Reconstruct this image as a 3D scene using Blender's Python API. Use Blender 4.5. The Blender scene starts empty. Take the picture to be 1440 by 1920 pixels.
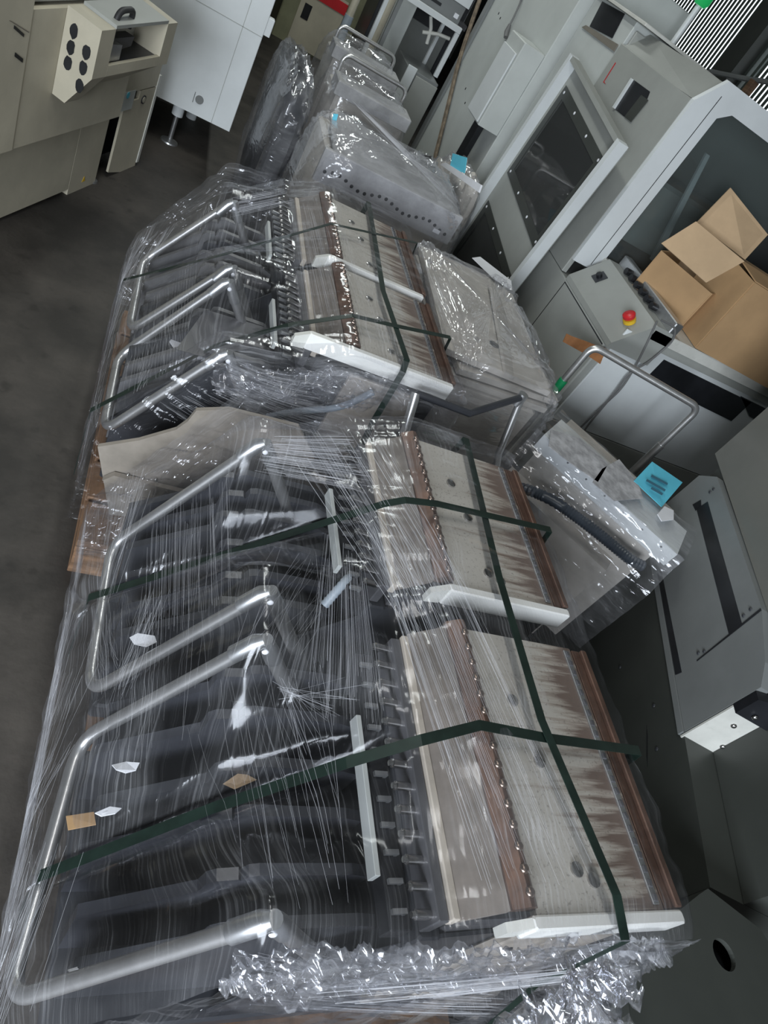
import bpy, bmesh, math, random
import numpy as np
from mathutils import Vector, Matrix, noise as mnoise

scene = bpy.context.scene
col = scene.collection
random.seed(7)

# ------------------------------------------------------------------ camera
H = 1.8                     # eye height
FPX = 1280.0                # focal length in pixels of the 1440x1920 frame
PITCH, ROLL, YAW = 0.65668, -0.64940, 0.59219
def _axes():
    cp, sp = math.cos(PITCH), math.sin(PITCH)
    cr, sr = math.cos(ROLL), math.sin(ROLL)
    cy, sy = math.cos(YAW), math.sin(YAW)
    fwd = np.array([sy*cp, cy*cp, -sp]); right = np.array([cy, -sy, 0.0]); down = np.cross(fwd, right)
    return right*cr + down*sr, -right*sr + down*cr, fwd
AR, AD, AF = _axes()
CAM = np.array([0.0, 0.0, H])
cam_data = bpy.data.cameras.new('camera')
cam = bpy.data.objects.new('camera', cam_data); col.objects.link(cam)
cam_data.sensor_fit = 'VERTICAL'; cam_data.sensor_height = 24.0
cam_data.lens = FPX/1920*24.0
cam_data.clip_start = 0.02
cam.matrix_world = Matrix(((AR[0], -AD[0], -AF[0], CAM[0]), (AR[1], -AD[1], -AF[1], CAM[1]),
                           (AR[2], -AD[2], -AF[2], CAM[2]), (0, 0, 0, 1)))
scene.camera = cam

# ------------------------------------------------------------------ world, lights, exposure
world = bpy.data.worlds.new('daylight'); scene.world = world; world.use_nodes = True
wb = world.node_tree.nodes['Background']
wb.inputs[0].default_value = (0.86, 0.95, 1.0, 1); wb.inputs[1].default_value = 2.2
def area(name, loc, target, size, size_y, power, colr):
    d = bpy.data.lights.new(name, 'AREA'); d.shape = 'RECTANGLE'; d.size = size; d.size_y = size_y
    d.energy = power; d.color = colr
    o = bpy.data.objects.new(name, d); col.objects.link(o); o.location = loc
    o.rotation_euler = (Vector(target)-Vector(loc)).to_track_quat('-Z', 'Y').to_euler()
    return o
area('doorway_daylight', (-1.3, -2.7, 1.75), (0.5, 0.9, 0.8), 2.0, 1.5, 300, (0.86, 0.93, 1.0))
area('ceiling_lamp', (0.1, 0.9, 3.5), (0.1, 0.9, 0), 0.25, 1.5, 19, (1.0, 1.0, 0.97))
area('ceiling_lamp', (0.1, 3.4, 3.5), (0.1, 3.4, 0), 0.25, 1.5, 28, (0.96, 1.0, 0.95))
area('ceiling_lamp', (0.9, 6.4, 3.5), (0.9, 6.4, 0), 0.25, 2.0, 40, (0.94, 1.0, 0.95))
vs = scene.view_settings
vs.view_transform = 'Standard'; vs.look = 'None'; vs.gamma = 1.0; vs.use_curve_mapping = False
vs.exposure = 0.0

# ------------------------------------------------------------------ pixel -> ray -> plane
def ray(p): return (p[0]-720)*AR + (p[1]-960)*AD + FPX*AF
def Zp(p, z): w = ray(p); return CAM + w*((z-H)/w[2])
def Xp(p, x): w = ray(p); return CAM + w*(x/w[0])
def Yp(p, y): w = ray(p); return CAM + w*(y/w[1])
def V(*a): return np.array(a, float)

# ------------------------------------------------------------------ materials
def _nodes(name):
    m = bpy.data.materials.new(name); m.use_nodes = True
    nt = m.node_tree; b = nt.nodes['Principled BSDF']
    return m, nt, b
def paint(name, c, rough=0.5, metal=0.0, var=0.12, scale=6.0, bump=0.0, bscale=80.0, c2=None, stretch=None, spots=0.0, edge=(0.4, 0.65)):
    m, nt, b = _nodes(name); N = nt.nodes; L = nt.links
    tc = N.new('ShaderNodeTexCoord'); mp = N.new('ShaderNodeMapping'); L.new(tc.outputs['Object'], mp.inputs[0])
    if stretch: mp.inputs['Scale'].default_value = stretch
    nz = N.new('ShaderNodeTexNoise'); nz.inputs['Scale'].default_value = scale; nz.inputs['Detail'].default_value = 6
    nz.inputs['Roughness'].default_value = 0.65
    L.new(mp.outputs[0], nz.inputs[0])
    rp = N.new('ShaderNodeValToRGB'); L.new(nz.outputs[0], rp.inputs[0])
    c = tuple(c); d = tuple(max(0, x*(1-var)) for x in c) if c2 is None else tuple(c2)
    e = tuple(min(1, x*(1+var*0.6)) for x in c) if c2 is None else c
    rp.color_ramp.elements[0].position, rp.color_ramp.elements[1].position = edge
    rp.color_ramp.elements[0].color = (*d, 1); rp.color_ramp.elements[1].color = (*e, 1)
    out = rp.outputs[0]
    if spots:
        n2 = N.new('ShaderNodeTexNoise'); n2.inputs['Scale'].default_value = scale*7; n2.inputs['Detail'].default_value = 3
        L.new(tc.outputs['Object'], n2.inputs[0])
        r2 = N.new('ShaderNodeValToRGB'); r2.color_ramp.elements[0].position = 0.62; r2.color_ramp.elements[1].position = 0.72
        r2.color_ramp.elements[0].color = (0, 0, 0, 1); r2.color_ramp.elements[1].color = (spots, spots, spots, 1)
        L.new(n2.outputs[0], r2.inputs[0])
        mx = N.new('ShaderNodeMix'); mx.data_type = 'RGBA'; L.new(r2.outputs[0], mx.inputs[0])
        L.new(out, mx.inputs[6]); mx.inputs[7].default_value = (d[0]*.5, d[1]*.48, d[2]*.45, 1); out = mx.outputs[2]
    L.new(out, b.inputs['Base Color'])
    b.inputs['Roughness'].default_value = rough; b.inputs['Metallic'].default_value = metal
    if bump:
        n3 = N.new('ShaderNodeTexNoise'); n3.inputs['Scale'].default_value = bscale; n3.inputs['Detail'].default_value = 5
        L.new(tc.outputs['Object'], n3.inputs[0])
        bp = N.new('ShaderNodeBump'); bp.inputs['Strength'].default_value = bump; bp.inputs['Distance'].default_value = 0.004
        L.new(n3.outputs[0], bp.inputs['Height']); L.new(bp.outputs[0], b.inputs['Normal'])
    return m
M = {}
M['floor'] = paint('concrete', (0.052, 0.045, 0.039), 0.6, var=0.55, scale=1.7, bump=0.35, bscale=45, spots=0.55)
M['wall'] = paint('plaster', (0.22, 0.23, 0.22), 0.9, var=0.2, scale=1.2)
M['dark_wall'] = paint('dark_sheet', (0.05, 0.06, 0.055), 0.7)
M['slat'] = paint('shutter_slat', (0.06, 0.075, 0.065), 0.6)
M['cream'] = paint('cream_enamel', (0.50, 0.46, 0.36), 0.45, var=0.14, scale=2.2)
M['cream_olive'] = paint('olive_enamel', (0.24, 0.24, 0.15), 0.5)
M['white'] = paint('white_enamel', (0.66, 0.69, 0.70), 0.42, var=0.07, scale=2.0)
M['offwhite'] = paint('offwhite_enamel', (0.62, 0.62, 0.58), 0.4, var=0.12, scale=5, spots=0.15)
M['grey'] = paint('grey_enamel', (0.33, 0.34, 0.32), 0.5, var=0.08, scale=2.5)
M['palegrey'] = paint('pale_grey_enamel', (0.52, 0.545, 0.53), 0.5, var=0.08, scale=2.0)
M['darkgrey'] = paint('dark_grey_enamel', (0.048, 0.052, 0.047), 0.42, var=0.12, scale=2.5)
M['midgrey'] = paint('mid_grey_enamel', (0.19, 0.20, 0.20), 0.40, var=0.1, scale=2.5)
M['tower'] = paint('olive_grey_enamel', (0.16, 0.16, 0.145), 0.38, var=0.1, scale=2.0)
def plate_mat():
    m, nt, b = _nodes('worn_feeder_plate'); N = nt.nodes; L = nt.links
    tc = N.new('ShaderNodeTexCoord'); mp = N.new('ShaderNodeMapping'); mp.inputs['Scale'].default_value = (5.0, 60.0, 1.0); L.new(tc.outputs['Object'], mp.inputs[0])
    st = N.new('ShaderNodeTexNoise'); st.inputs['Scale'].default_value = 1.0; st.inputs['Detail'].default_value = 4; st.inputs['Roughness'].default_value = .6; L.new(mp.outputs[0], st.inputs[0])
    sx = N.new('ShaderNodeSeparateXYZ'); L.new(tc.outputs['Object'], sx.inputs[0])
    gx = N.new('ShaderNodeMapRange'); gx.inputs[1].default_value = .14; gx.inputs[2].default_value = .31; gx.inputs[3].default_value = -.16; gx.inputs[4].default_value = .22; L.new(sx.outputs[0], gx.inputs[0])
    ad = N.new('ShaderNodeMath'); ad.operation = 'ADD'; L.new(st.outputs[0], ad.inputs[0]); L.new(gx.outputs[0], ad.inputs[1])
    rp = N.new('ShaderNodeValToRGB'); e = rp.color_ramp.elements; e[0].position = .46; e[0].color = (.47,.445,.40,1); e[1].position = .68; e[1].color = (.155,.115,.095,1)
    x = e.new(.55); x.color = (.37,.33,.285,1); L.new(ad.outputs[0], rp.inputs[0])
    sp = N.new('ShaderNodeTexNoise'); sp.inputs['Scale'].default_value = 190; sp.inputs['Detail'].default_value = 2; L.new(tc.outputs['Object'], sp.inputs[0])
    sr = N.new('ShaderNodeMapRange'); sr.inputs[1].default_value = .60; sr.inputs[2].default_value = .70; sr.inputs[3].default_value = 0; sr.inputs[4].default_value = .5; L.new(sp.outputs[0], sr.inputs[0])
    mx = N.new('ShaderNodeMix'); mx.data_type = 'RGBA'; L.new(sr.outputs[0], mx.inputs[0]); L.new(rp.outputs[0], mx.inputs[6]); mx.inputs[7].default_value = (.12,.10,.085,1)
    L.new(mx.outputs[2], b.inputs['Base Color']); b.inputs['Roughness'].default_value = .48; return m
M['plate'] = plate_mat()
M['tan_grey'] = paint('tan_grey_strip', (0.20, 0.18, 0.15), 0.6)
M['skirt'] = paint('skirt_sheet', (0.27, 0.24, 0.205), 0.5, var=0.25, scale=4, spots=0.2)
M['block'] = paint('white_block', (0.80, 0.80, 0.77), 0.45, var=0.05, scale=5)
M['beige'] = paint('beige_sheet', (0.47, 0.42, 0.36), 0.5, var=0.2, scale=5, spots=0.2)
M['brown'] = paint('brown_rail', (0.15, 0.085, 0.06), 0.4, metal=0.5, var=0.35, scale=14)
M['taupe'] = paint('taupe_sheet', (0.20, 0.175, 0.155), 0.45, metal=0.2, var=0.25, scale=8)
M['black'] = paint('black_plastic', (0.014, 0.015, 0.018), 0.38, var=0.3)
M['charcoal'] = paint('charcoal_sheet', (0.035, 0.037, 0.043), 0.42, var=0.2)
M['divider'] = paint('divider_sheet', (0.036, 0.038, 0.046), 0.36, var=0.2)
M['pale_divider'] = paint('pale_divider_sheet', (0.13, 0.13, 0.135), 0.4, var=0.25)
M['graphite'] = paint('graphite_sheet', (0.085, 0.085, 0.092), 0.45, var=0.2)
M['chrome'] = paint('satin_chrome', (0.62, 0.62, 0.62), 0.33, metal=0.85, var=0.1, scale=20)
M['alu'] = paint('aluminium_joint', (0.55, 0.56, 0.57), 0.35, metal=0.9, var=0.1, scale=30)
M['steel'] = paint('steel_pin', (0.62, 0.61, 0.60), 0.22, metal=1.0, var=0.2, scale=30)
M['rivet'] = paint('browned_rivet', (0.30, 0.23, 0.19), 0.3, metal=0.9, var=0.3, scale=30)
M['rubber'] = paint('rubber', (0.02, 0.02, 0.022), 0.6)
M['wood'] = paint('pallet_wood', (0.20, 0.115, 0.065), 0.7, var=0.45, scale=5, stretch=(2, 0.5, 6), bump=0.2, bscale=40)
M['card'] = paint('cardboard', (0.42, 0.265, 0.135), 0.8, var=0.1, scale=4)
M['card_in'] = paint('cardboard_inside', (0.47, 0.33, 0.20), 0.85, var=0.1, scale=4)
M['strap'] = paint('green_strap', (0.012, 0.024, 0.019), 0.42, var=0.25, scale=20)
M['paper'] = paint('white_paper', (0.75, 0.76, 0.80), 0.7, var=0.06)
M['greypaper'] = paint('grey_paper', (0.42, 0.42, 0.44), 0.8, var=0.35, scale=18)
M['blue'] = paint('blue_label', (0.12, 0.55, 0.72), 0.5, var=0.08)
M['ink'] = paint('label_ink', (0.05, 0.16, 0.23), 0.6)
M['red'] = paint('red_plastic', (0.55, 0.02, 0.025), 0.35, var=0.08)
M['yellow'] = paint('yellow_plastic', (0.75, 0.48, 0.03), 0.4, var=0.08)
M['green_tape'] = paint('green_tape', (0.01, 0.27, 0.10), 0.4, var=0.1)
M['tan_tape'] = paint('tan_tape', (0.34, 0.15, 0.06), 0.6, var=0.2, scale=15)
M['hose'] = paint('grey_hose', (0.33, 0.38, 0.43), 0.45, var=0.1)
M['bluehose'] = paint('dark_hose', (0.05, 0.06, 0.075), 0.35, var=0.3)
M['cable'] = paint('grey_cable', (0.16, 0.16, 0.16), 0.5)
M['rope'] = paint('brown_conduit', (0.17, 0.13, 0.09), 0.7, var=0.4, scale=25)
M['wrapbeige'] = paint('wrapped_panel', (0.50, 0.47, 0.43), 0.6, var=0.18, scale=5)
M['wrapgrey'] = paint('wrapped_metal', (0.36, 0.36, 0.37), 0.45, var=0.25, scale=7)

def glass_mat(name, tint, haze, rough=0.04):
    m = bpy.data.materials.new(name); m.use_nodes = True; nt = m.node_tree; N = nt.nodes; L = nt.links; N.clear()
    out = N.new('ShaderNodeOutputMaterial'); tr = N.new('ShaderNodeBsdfTransparent'); tr.inputs[0].default_value = (*tint, 1)
    gl = N.new('ShaderNodeBsdfGlossy'); gl.inputs['Roughness'].default_value = rough; gl.inputs[0].default_value = (.9, .9, .9, 1)
    fr = N.new('ShaderNodeFresnel'); fr.inputs[0].default_value = 1.45
    df = N.new('ShaderNodeBsdfDiffuse'); df.inputs[0].default_value = (.4, .42, .42, 1)
    m1 = N.new('ShaderNodeMixShader'); m1.inputs[0].default_value = haze; L.new(tr.outputs[0], m1.inputs[1]); L.new(df.outputs[0], m1.inputs[2])
    m2 = N.new('ShaderNodeMixShader'); L.new(fr.outputs[0], m2.inputs[0]); L.new(m1.outputs[0], m2.inputs[1]); L.new(gl.outputs[0], m2.inputs[2])
    L.new(m2.outputs[0], out.inputs[0]); return m
M['glass'] = glass_mat('smoked_pane', (0.80, 0.83, 0.81), 0.10)
M['pane'] = glass_mat('clear_pane', (0.72, 0.76, 0.76), 0.06)

def film_mat(name, veil=0.0, base=0.05, streak=0.5, scale=(70.0, 2.2), rough=0.14, bump=0.3, bscale=60.0, spec=0.9, cap=0.16):
    """stretch film: clear, glossy, with milky pulled streaks along u; attribute 'layers' says how many layers lie there"""
    m = bpy.data.materials.new(name); m.use_nodes = True; nt = m.node_tree; N = nt.nodes; L = nt.links; N.clear()
    out = N.new('ShaderNodeOutputMaterial')
    uv = N.new('ShaderNodeUVMap'); uv.uv_map = 'UVMap'
    mp = N.new('ShaderNodeMapping'); mp.inputs['Scale'].default_value = (scale[0], scale[1], 1); L.new(uv.outputs[0], mp.inputs[0])
    nz = N.new('ShaderNodeTexNoise'); nz.inputs['Scale'].default_value = 1.0; nz.inputs['Detail'].default_value = 5; nz.inputs['Roughness'].default_value = 0.7
    nz.inputs['Distortion'].default_value = 0.15
    L.new(mp.outputs[0], nz.inputs[0])
    rp = N.new('ShaderNodeMapRange'); rp.inputs[1].default_value = 0.50; rp.inputs[2].default_value = 0.80; rp.inputs[3].default_value = 0.0; rp.inputs[4].default_value = 1.0
    L.new(nz.outputs[0], rp.inputs[0])
    # patches where the film is doubled
    n2 = N.new('ShaderNodeTexNoise'); n2.inputs['Scale'].default_value = 4.0; n2.inputs['Detail'].default_value = 3; L.new(uv.outputs[0], n2.inputs[0])
    r2 = N.new('ShaderNodeMapRange'); r2.inputs[1].default_value = 0.42; r2.inputs[2].default_value = 0.66; r2.inputs[3].default_value = 0.06; r2.inputs[4].default_value = 1.0
    L.new(n2.outputs[0], r2.inputs[0])
    at = N.new('ShaderNodeAttribute'); at.attribute_name = 'layers'
    mu = N.new('ShaderNodeMath'); mu.operation = 'MULTIPLY'; L.new(rp.outputs[0], mu.inputs[0]); L.new(r2.outputs[0], mu.inputs[1])
    mu2 = N.new('ShaderNodeMath'); mu2.operation = 'MULTIPLY_ADD'; L.new(mu.outputs[0], mu2.inputs[0]); mu2.inputs[1].default_value = streak; mu2.inputs[2].default_value = base
    if veil:
        vm = N.new('ShaderNodeMath'); vm.operation = 'MULTIPLY_ADD'; L.new(r2.outputs[0], vm.inputs[0]); vm.inputs[1].default_value = veil; vm.inputs[2].default_value = base; L.new(vm.outputs[0], mu2.inputs[2])
    mu3 = N.new('ShaderNodeMath'); mu3.operation = 'MULTIPLY'; mu3.use_clamp = True; L.new(mu2.outputs[0], mu3.inputs[0]); L.new(at.outputs['Fac'], mu3.inputs[1])
    # relief
    n3 = N.new('ShaderNodeTexNoise'); n3.noise_type = 'RIDGED_MULTIFRACTAL'; n3.inputs['Scale'].default_value = 1.0; n3.inputs['Detail'].default_value = 3; n3.inputs['Distortion'].default_value = 0.5
    mp3 = N.new('ShaderNodeMapping'); mp3.inputs['Scale'].default_value = (bscale, bscale*0.3, 1); L.new(uv.outputs[0], mp3.inputs[0]); L.new(mp3.outputs[0], n3.inputs[0])
    bp = N.new('ShaderNodeBump'); bp.inputs['Strength'].default_value = bump; bp.inputs['Distance'].default_value = 0.006; L.new(n3.outputs[0], bp.inputs['Height'])
    tr = N.new('ShaderNodeBsdfTransparent'); tr.inputs[0].default_value = (0.97, 0.97, 0.98, 1)
    gl = N.new('ShaderNodeBsdfGlossy'); gl.inputs['Roughness'].default_value = rough; gl.inputs[0].default_value = (0.95, 0.96, 1, 1); L.new(bp.outputs[0], gl.inputs['Normal'])
    df = N.new('ShaderNodeBsdfDiffuse'); df.inputs[0].default_value = (0.82, 0.83, 0.87, 1); L.new(bp.outputs[0], df.inputs['Normal'])
    tl = N.new('ShaderNodeBsdfTranslucent'); tl.inputs[0].default_value = (0.82, 0.83, 0.87, 1)
    milk = N.new('ShaderNodeMixShader'); milk.inputs[0].default_value = 0.4; L.new(df.outputs[0], milk.inputs[1]); L.new(tl.outputs[0], milk.inputs[2])
    a = N.new('ShaderNodeMixShader'); L.new(mu3.outputs[0], a.inputs[0]); L.new(tr.outputs[0], a.inputs[1]); L.new(milk.outputs[0], a.inputs[2])
    fr = N.new('ShaderNodeFresnel'); fr.inputs[0].default_value = 1.42
    fm = N.new('ShaderNodeMath'); fm.operation = 'MULTIPLY'; fm.use_clamp = True; fm.inputs[1].default_value = spec; L.new(fr.outputs[0], fm.inputs[0])
    mn = N.new('ShaderNodeMath'); mn.operation = 'MINIMUM'; L.new(fm.outputs[0], mn.inputs[0]); mn.inputs[1].default_value = cap
    lm = N.new('ShaderNodeMath'); lm.operation = 'MINIMUM'; lm.inputs[1].default_value = 1.0; L.new(at.outputs['Fac'], lm.inputs[0])
    mm = N.new('ShaderNodeMath'); mm.operation = 'MULTIPLY'; L.new(mn.outputs[0], mm.inputs[0]); L.new(lm.outputs[0], mm.inputs[1])
    b = N.new('ShaderNodeMixShader'); L.new(mm.outputs[0], b.inputs[0]); L.new(a.outputs[0], b.inputs[1]); L.new(gl.outputs[0], b.inputs[2])
    L.new(b.outputs[0], out.inputs[0]); return m
M['film'] = film_mat('stretch_film', veil=0.05, base=0.012, streak=0.42, scale=(170, 1.6), rough=0.13, bump=0.25, bscale=50, spec=0.8)
M['film_crumple'] = film_mat('crumpled_film', veil=0.08, base=0.02, streak=0.55, scale=(120, 3.5), rough=0.11, bump=0.6, bscale=60, spec=2.6, cap=0.45)
M['film_wrap'] = film_mat('wrapping_film', veil=0.12, base=0.04, streak=0.35, scale=(60, 8), rough=0.12, bump=0.6, bscale=55, spec=1.2, cap=0.2)
def strand_mat():
    m, nt, b = _nodes('film_strand'); b.inputs['Base Color'].default_value = (0.80, 0.81, 0.86, 1); b.inputs['Roughness'].default_value = 0.2
    b.inputs['Alpha'].default_value = 0.22; return m
M['strand'] = strand_mat()

# ------------------------------------------------------------------ mesh builder
class MB:
    def __init__(s): s.v = []; s.f = []
    def add(s, vs, fs):
        o = len(s.v); s.v += [tuple(map(float, a)) for a in vs]; s.f += [tuple(i+o for i in f) for f in fs]; return s
    def box(s, x0, x1, y0, y1, z0, z1):
        return s.add([(x0,y0,z0),(x1,y0,z0),(x1,y1,z0),(x0,y1,z0),(x0,y0,z1),(x1,y0,z1),(x1,y1,z1),(x0,y1,z1)],
                     [(0,3,2,1),(4,5,6,7),(0,1,5,4),(1,2,6,5),(2,3,7,6),(3,0,4,7)])
    def bbox(s, x0, x1, y0, y1, z0, z1, b=0.004):
        """box with its vertical and top edges broken"""
        p = [(x0+b,y0),(x1-b,y0),(x1,y0+b),(x1,y1-b),(x1-b,y1),(x0+b,y1),(x0,y1-b),(x0,y0+b)]
        q = [(x0+2*b,y0+b),(x1-2*b,y0+b),(x1-b,y0+2*b),(x1-b,y1-2*b),(x1-2*b,y1-b),(x0+2*b,y1-b),(x0+b,y1-2*b),(x0+b,y0+2*b)]
        vs = [(a,c,z0) for a,c in p]+[(a,c,z1-b) for a,c in p]+[(a,c,z1) for a,c in q]
        fs = [tuple(range(7,-1,-1)), tuple(range(16,24))]
        for k in (0,8):
            for i in range(8): j=(i+1)%8; fs.append((k+i,k+j,k+8+j,k+8+i))
        return s.add(vs, fs)
    def slab(s, pts, vec):
        """polygon (in order) thickened by vec"""
        n = len(pts); vec = np.array(vec, float)
        vs = [np.array(p, float) for p in pts] + [np.array(p, float)+vec for p in pts]
        fs = [tuple(range(n)), tuple(range(2*n-1, n-1, -1))]
        for i in range(n): j=(i+1)%n; fs.append((i, i+n, j+n, j))
        return s.add(vs, fs)
    def tube(s, path, r, n=10, cap=True, closed=False):
        P = [Vector(tuple(map(float, p))) for p in path]; m = len(P); rings = []
        rr = r if isinstance(r, (list, tuple)) else [r]*m
        up = None
        for i in range(m):
            t = (P[min(i+1,m-1)]-P[max(i-1,0)]).normalized()
            if up is None:
                up = Vector((0,0,1)) if abs(t.z) < 0.9 else Vector((1,0,0))
            x = t.cross(up).normalized(); y = x.cross(t).normalized(); up = y
            rings.append([P[i]+(x*math.cos(a)+y*math.sin(a))*rr[i] for a in [2*math.pi*k/n for k in range(n)]])
        vs = [q for g in rings for q in g]; fs = []
        for i in range(m-1):
            for k in range(n):
                l = (k+1)%n; fs.append((i*n+k, i*n+l, (i+1)*n+l, (i+1)*n+k))
        if cap: fs += [tuple(range(n-1,-1,-1)), tuple(range((m-1)*n, m*n))]
        return s.add(vs, fs)
    def cyl(s, a, b, r, n=14): return s.tube([a, b], r, n)
    def dome(s, c, axis, r, h, n=8):
        """low rivet / screw head on a surface"""
        c = Vector(tuple(map(float,c))); ax = Vector(axis).normalized(); u = ax.orthogonal().normalized(); w = ax.cross(u)
        vs = []; fs = []
        for k,(rr,hh) in enumerate(((1,0),(0.92,0.45),(0.55,0.85))):
            vs += [c+(u*math.cos(2*math.pi*i/n)+w*math.sin(2*math.pi*i/n))*r*rr+ax*h*hh for i in range(n)]
        vs.append(c+ax*h)
        for k in range(2):
            for i in range(n): j=(i+1)%n; fs.append((k*n+i,k*n+j,(k+1)*n+j,(k+1)*n+i))
        for i in range(n): fs.append((2*n+i,2*n+(i+1)%n,3*n))
        return s.add(vs, fs)
    def xf(s, off): 
        s.v = [(a+off[0], b+off[1], c+off[2]) for a,b,c in s.v]; return s
ORG = {}      # thing -> world origin, parts given in world coordinates are moved into it
def mesh_of(mb, name, off=(0,0,0), smooth=False, ang=40):
    me = bpy.data.meshes.new(name)
    me.from_pydata([(a-off[0], b-off[1], c-off[2]) for a,b,c in mb.v], [], mb.f); me.validate()
    bm = bmesh.new(); bm.from_mesh(me); bmesh.ops.recalc_face_normals(bm, faces=bm.faces)
    if smooth:
        for f in bm.faces: f.smooth = True
        for e in bm.edges:
            if len(e.link_faces) == 2 and e.calc_face_angle(0) > math.radians(ang): e.smooth = False
    bm.to_mesh(me); bm.free(); return me
def thing(name, label, cat, loc=(0,0,0), group=None, rz=0.0):
    o = bpy.data.objects.new(name, None); col.objects.link(o); o.location = loc; o.rotation_euler[2] = rz
    o.empty_display_size = 0.1; o['label'] = label; o['category'] = cat
    if group: o['group'] = group
    ORG[o.name] = tuple(map(float, loc)); return o
def part(name, mb, mat, parent, smooth=False, label=None, local=False, kind=None):
    """part of a thing (or sub-part of a part); mb is in world coordinates unless local"""
    off = (0,0,0) if local else ORG.get(parent.name, (0,0,0))
    o = bpy.data.objects.new(name, mesh_of(mb, name, off, smooth)); col.objects.link(o)
    o.data.materials.append(M[mat]); o.parent = parent; ORG[o.name] = off
    if label: o['label'] = label
    if kind: o['kind'] = kind
    return o
def single(name, mb, mat, label, cat, group=None, smooth=False, kind=None):
    c = np.array(mb.v); off = (c[:,0].mean(), c[:,1].mean(), c[:,2].min())
    o = bpy.data.objects.new(name, mesh_of(mb, name, off, smooth)); col.objects.link(o); o.location = off
    o.data.materials.append(M[mat]); ORG[o.name] = tuple(off)
    if label: o['label'] = label; o['category'] = cat
    if group: o['group'] = group
    if kind: o['kind'] = kind
    return o
def struct(name, mb, mat):
    o = bpy.data.objects.new(name, mesh_of(mb, name)); col.objects.link(o); o.data.materials.append(M[mat]); o['kind'] = 'structure'
    ORG[o.name] = (0,0,0); return o
def inst(name, me, loc, parent, rot=None):
    """cheap repeated piece sharing mesh data; loc in world coordinates"""
    off = ORG.get(parent.name, (0,0,0))
    o = bpy.data.objects.new(name, me); col.objects.link(o); o.parent = parent
    o.location = (loc[0]-off[0], loc[1]-off[1], loc[2]-off[2])
    if rot: o.rotation_euler = rot
    return o
def arc_path(pts, r=0.04, n=6):
    """polyline with rounded corners"""
    P = [Vector(tuple(map(float,p))) for p in pts]; out = [P[0]]
    for i in range(1, len(P)-1):
        a = (P[i-1]-P[i]); b = (P[i+1]-P[i]); rr = min(r, a.length*0.45, b.length*0.45)
        p0 = P[i]+a.normalized()*rr; p1 = P[i]+b.normalized()*rr
        for k in range(n+1):
            t = k/n; out.append(p0*(1-t)**2 + P[i]*2*t*(1-t) + p1*t*t)
    out.append(P[-1]); return out
def ribbon(path, w, side, th=0.0012):
    """flat band: path of points, width vector direction per point 'side'"""
    mb = MB(); P = [np.array(p, float) for p in path]; m = len(P)
    for i in range(m):
        s = np.array(side[i] if isinstance(side, list) else side, float); s = s/np.linalg.norm(s)*w/2
        t = P[min(i+1,m-1)]-P[max(i-1,0)]; nn = np.cross(t, s); nn = nn/np.linalg.norm(nn)*th
        mb.v += [tuple(P[i]-s), tuple(P[i]+s), tuple(P[i]+s+nn), tuple(P[i]-s+nn)]
    for i in range(m-1):
        a = i*4; b = a+4
        for k in range(4): l=(k+1)%4; mb.f.append((a+k, a+l, b+l, b+k))
    mb.f += [(3,2,1,0), (m*4-4, m*4-3, m*4-2, m*4-1)]; return mb

def film_grid(name, G, parent, mat='film', layers=None, uvs=None):
    """sheet from a grid of points G[nu][nv]; layers(u,v) -> float; uv in metres"""
    nu, nv = len(G), len(G[0]); off = ORG.get(parent.name, (0,0,0))
    vs = [tuple(np.array(G[i][j])-np.array(off)) for i in range(nu) for j in range(nv)]
    fs = [(i*nv+j, (i+1)*nv+j, (i+1)*nv+j+1, i*nv+j+1) for i in range(nu-1) for j in range(nv-1)]
    me = bpy.data.meshes.new(name); me.from_pydata(vs, [], fs)
    u = [0.0]
    for i in range(1, nu): u.append(u[-1]+float(np.linalg.norm(np.array(G[i][nv//2])-np.array(G[i-1][nv//2]))))
    v = [0.0]
    for j in range(1, nv): v.append(v[-1]+float(np.linalg.norm(np.array(G[nu//2][j])-np.array(G[nu//2][j-1]))))
    uvl = me.uv_layers.new(name='UVMap')
    arr = np.empty(len(me.loops)*2)
    for k, l in enumerate(me.loops):
        i, j = divmod(l.vertex_index, nv); arr[2*k] = u[i]; arr[2*k+1] = v[j]
    uvl.data.foreach_set('uv', arr)
    at = me.attributes.new('layers', 'FLOAT', 'POINT')
    at.data.foreach_set('value', [float(layers(i/(nu-1), j/(nv-1))) if layers else 1.0 for i in range(nu) for j in range(nv)])
    me.polygons.foreach_set('use_smooth', [True]*len(me.polygons))
    me.materials.append(M[mat])
    o = bpy.data.objects.new(name, me); col.objects.link(o); o.parent = parent; ORG[o.name] = off
    return o
def nz(x, y, z): return mnoise.noise(Vector((x, y, z)))
def ridg(x, y, z):
    a = 0.0; amp = 1.0
    for k in range(3): a += amp*(1-abs(nz(x, y, z))*2); x*=2.1; y*=2.1; z*=2.1; amp*=0.5
    return a/1.75
def strands(name, parent, A0, A1, B0, B1, n, r=(0.0002,0.0006), sag=0.0, jit=0.004, mat='strand', seed=1, segs=4):
    rnd = random.Random(seed); mb = MB()
    A0,A1,B0,B1 = [np.array(q, float) for q in (A0,A1,B0,B1)]
    for k in range(n):
        t = rnd.random(); t2 = min(1, max(0, t+rnd.gauss(0, .04)))
        a = A0+(A1-A0)*t; b = B0+(B1-B0)*t2; e = rnd.uniform(0, .25); e2 = rnd.uniform(.7, 1)
        pts = []
        jv = np.array([rnd.gauss(0,jit) for _ in range(3)])
        for i in range(segs+1):
            q = e+(e2-e)*i/segs; p = a+(b-a)*q+jv; p = p+np.array([0,0,-sag*4*q*(1-q)]); pts.append(p)
        mb.tube(pts, rnd.uniform(*r), 3, cap=False)
    return part(name, mb, mat, parent, kind='stuff')

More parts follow.
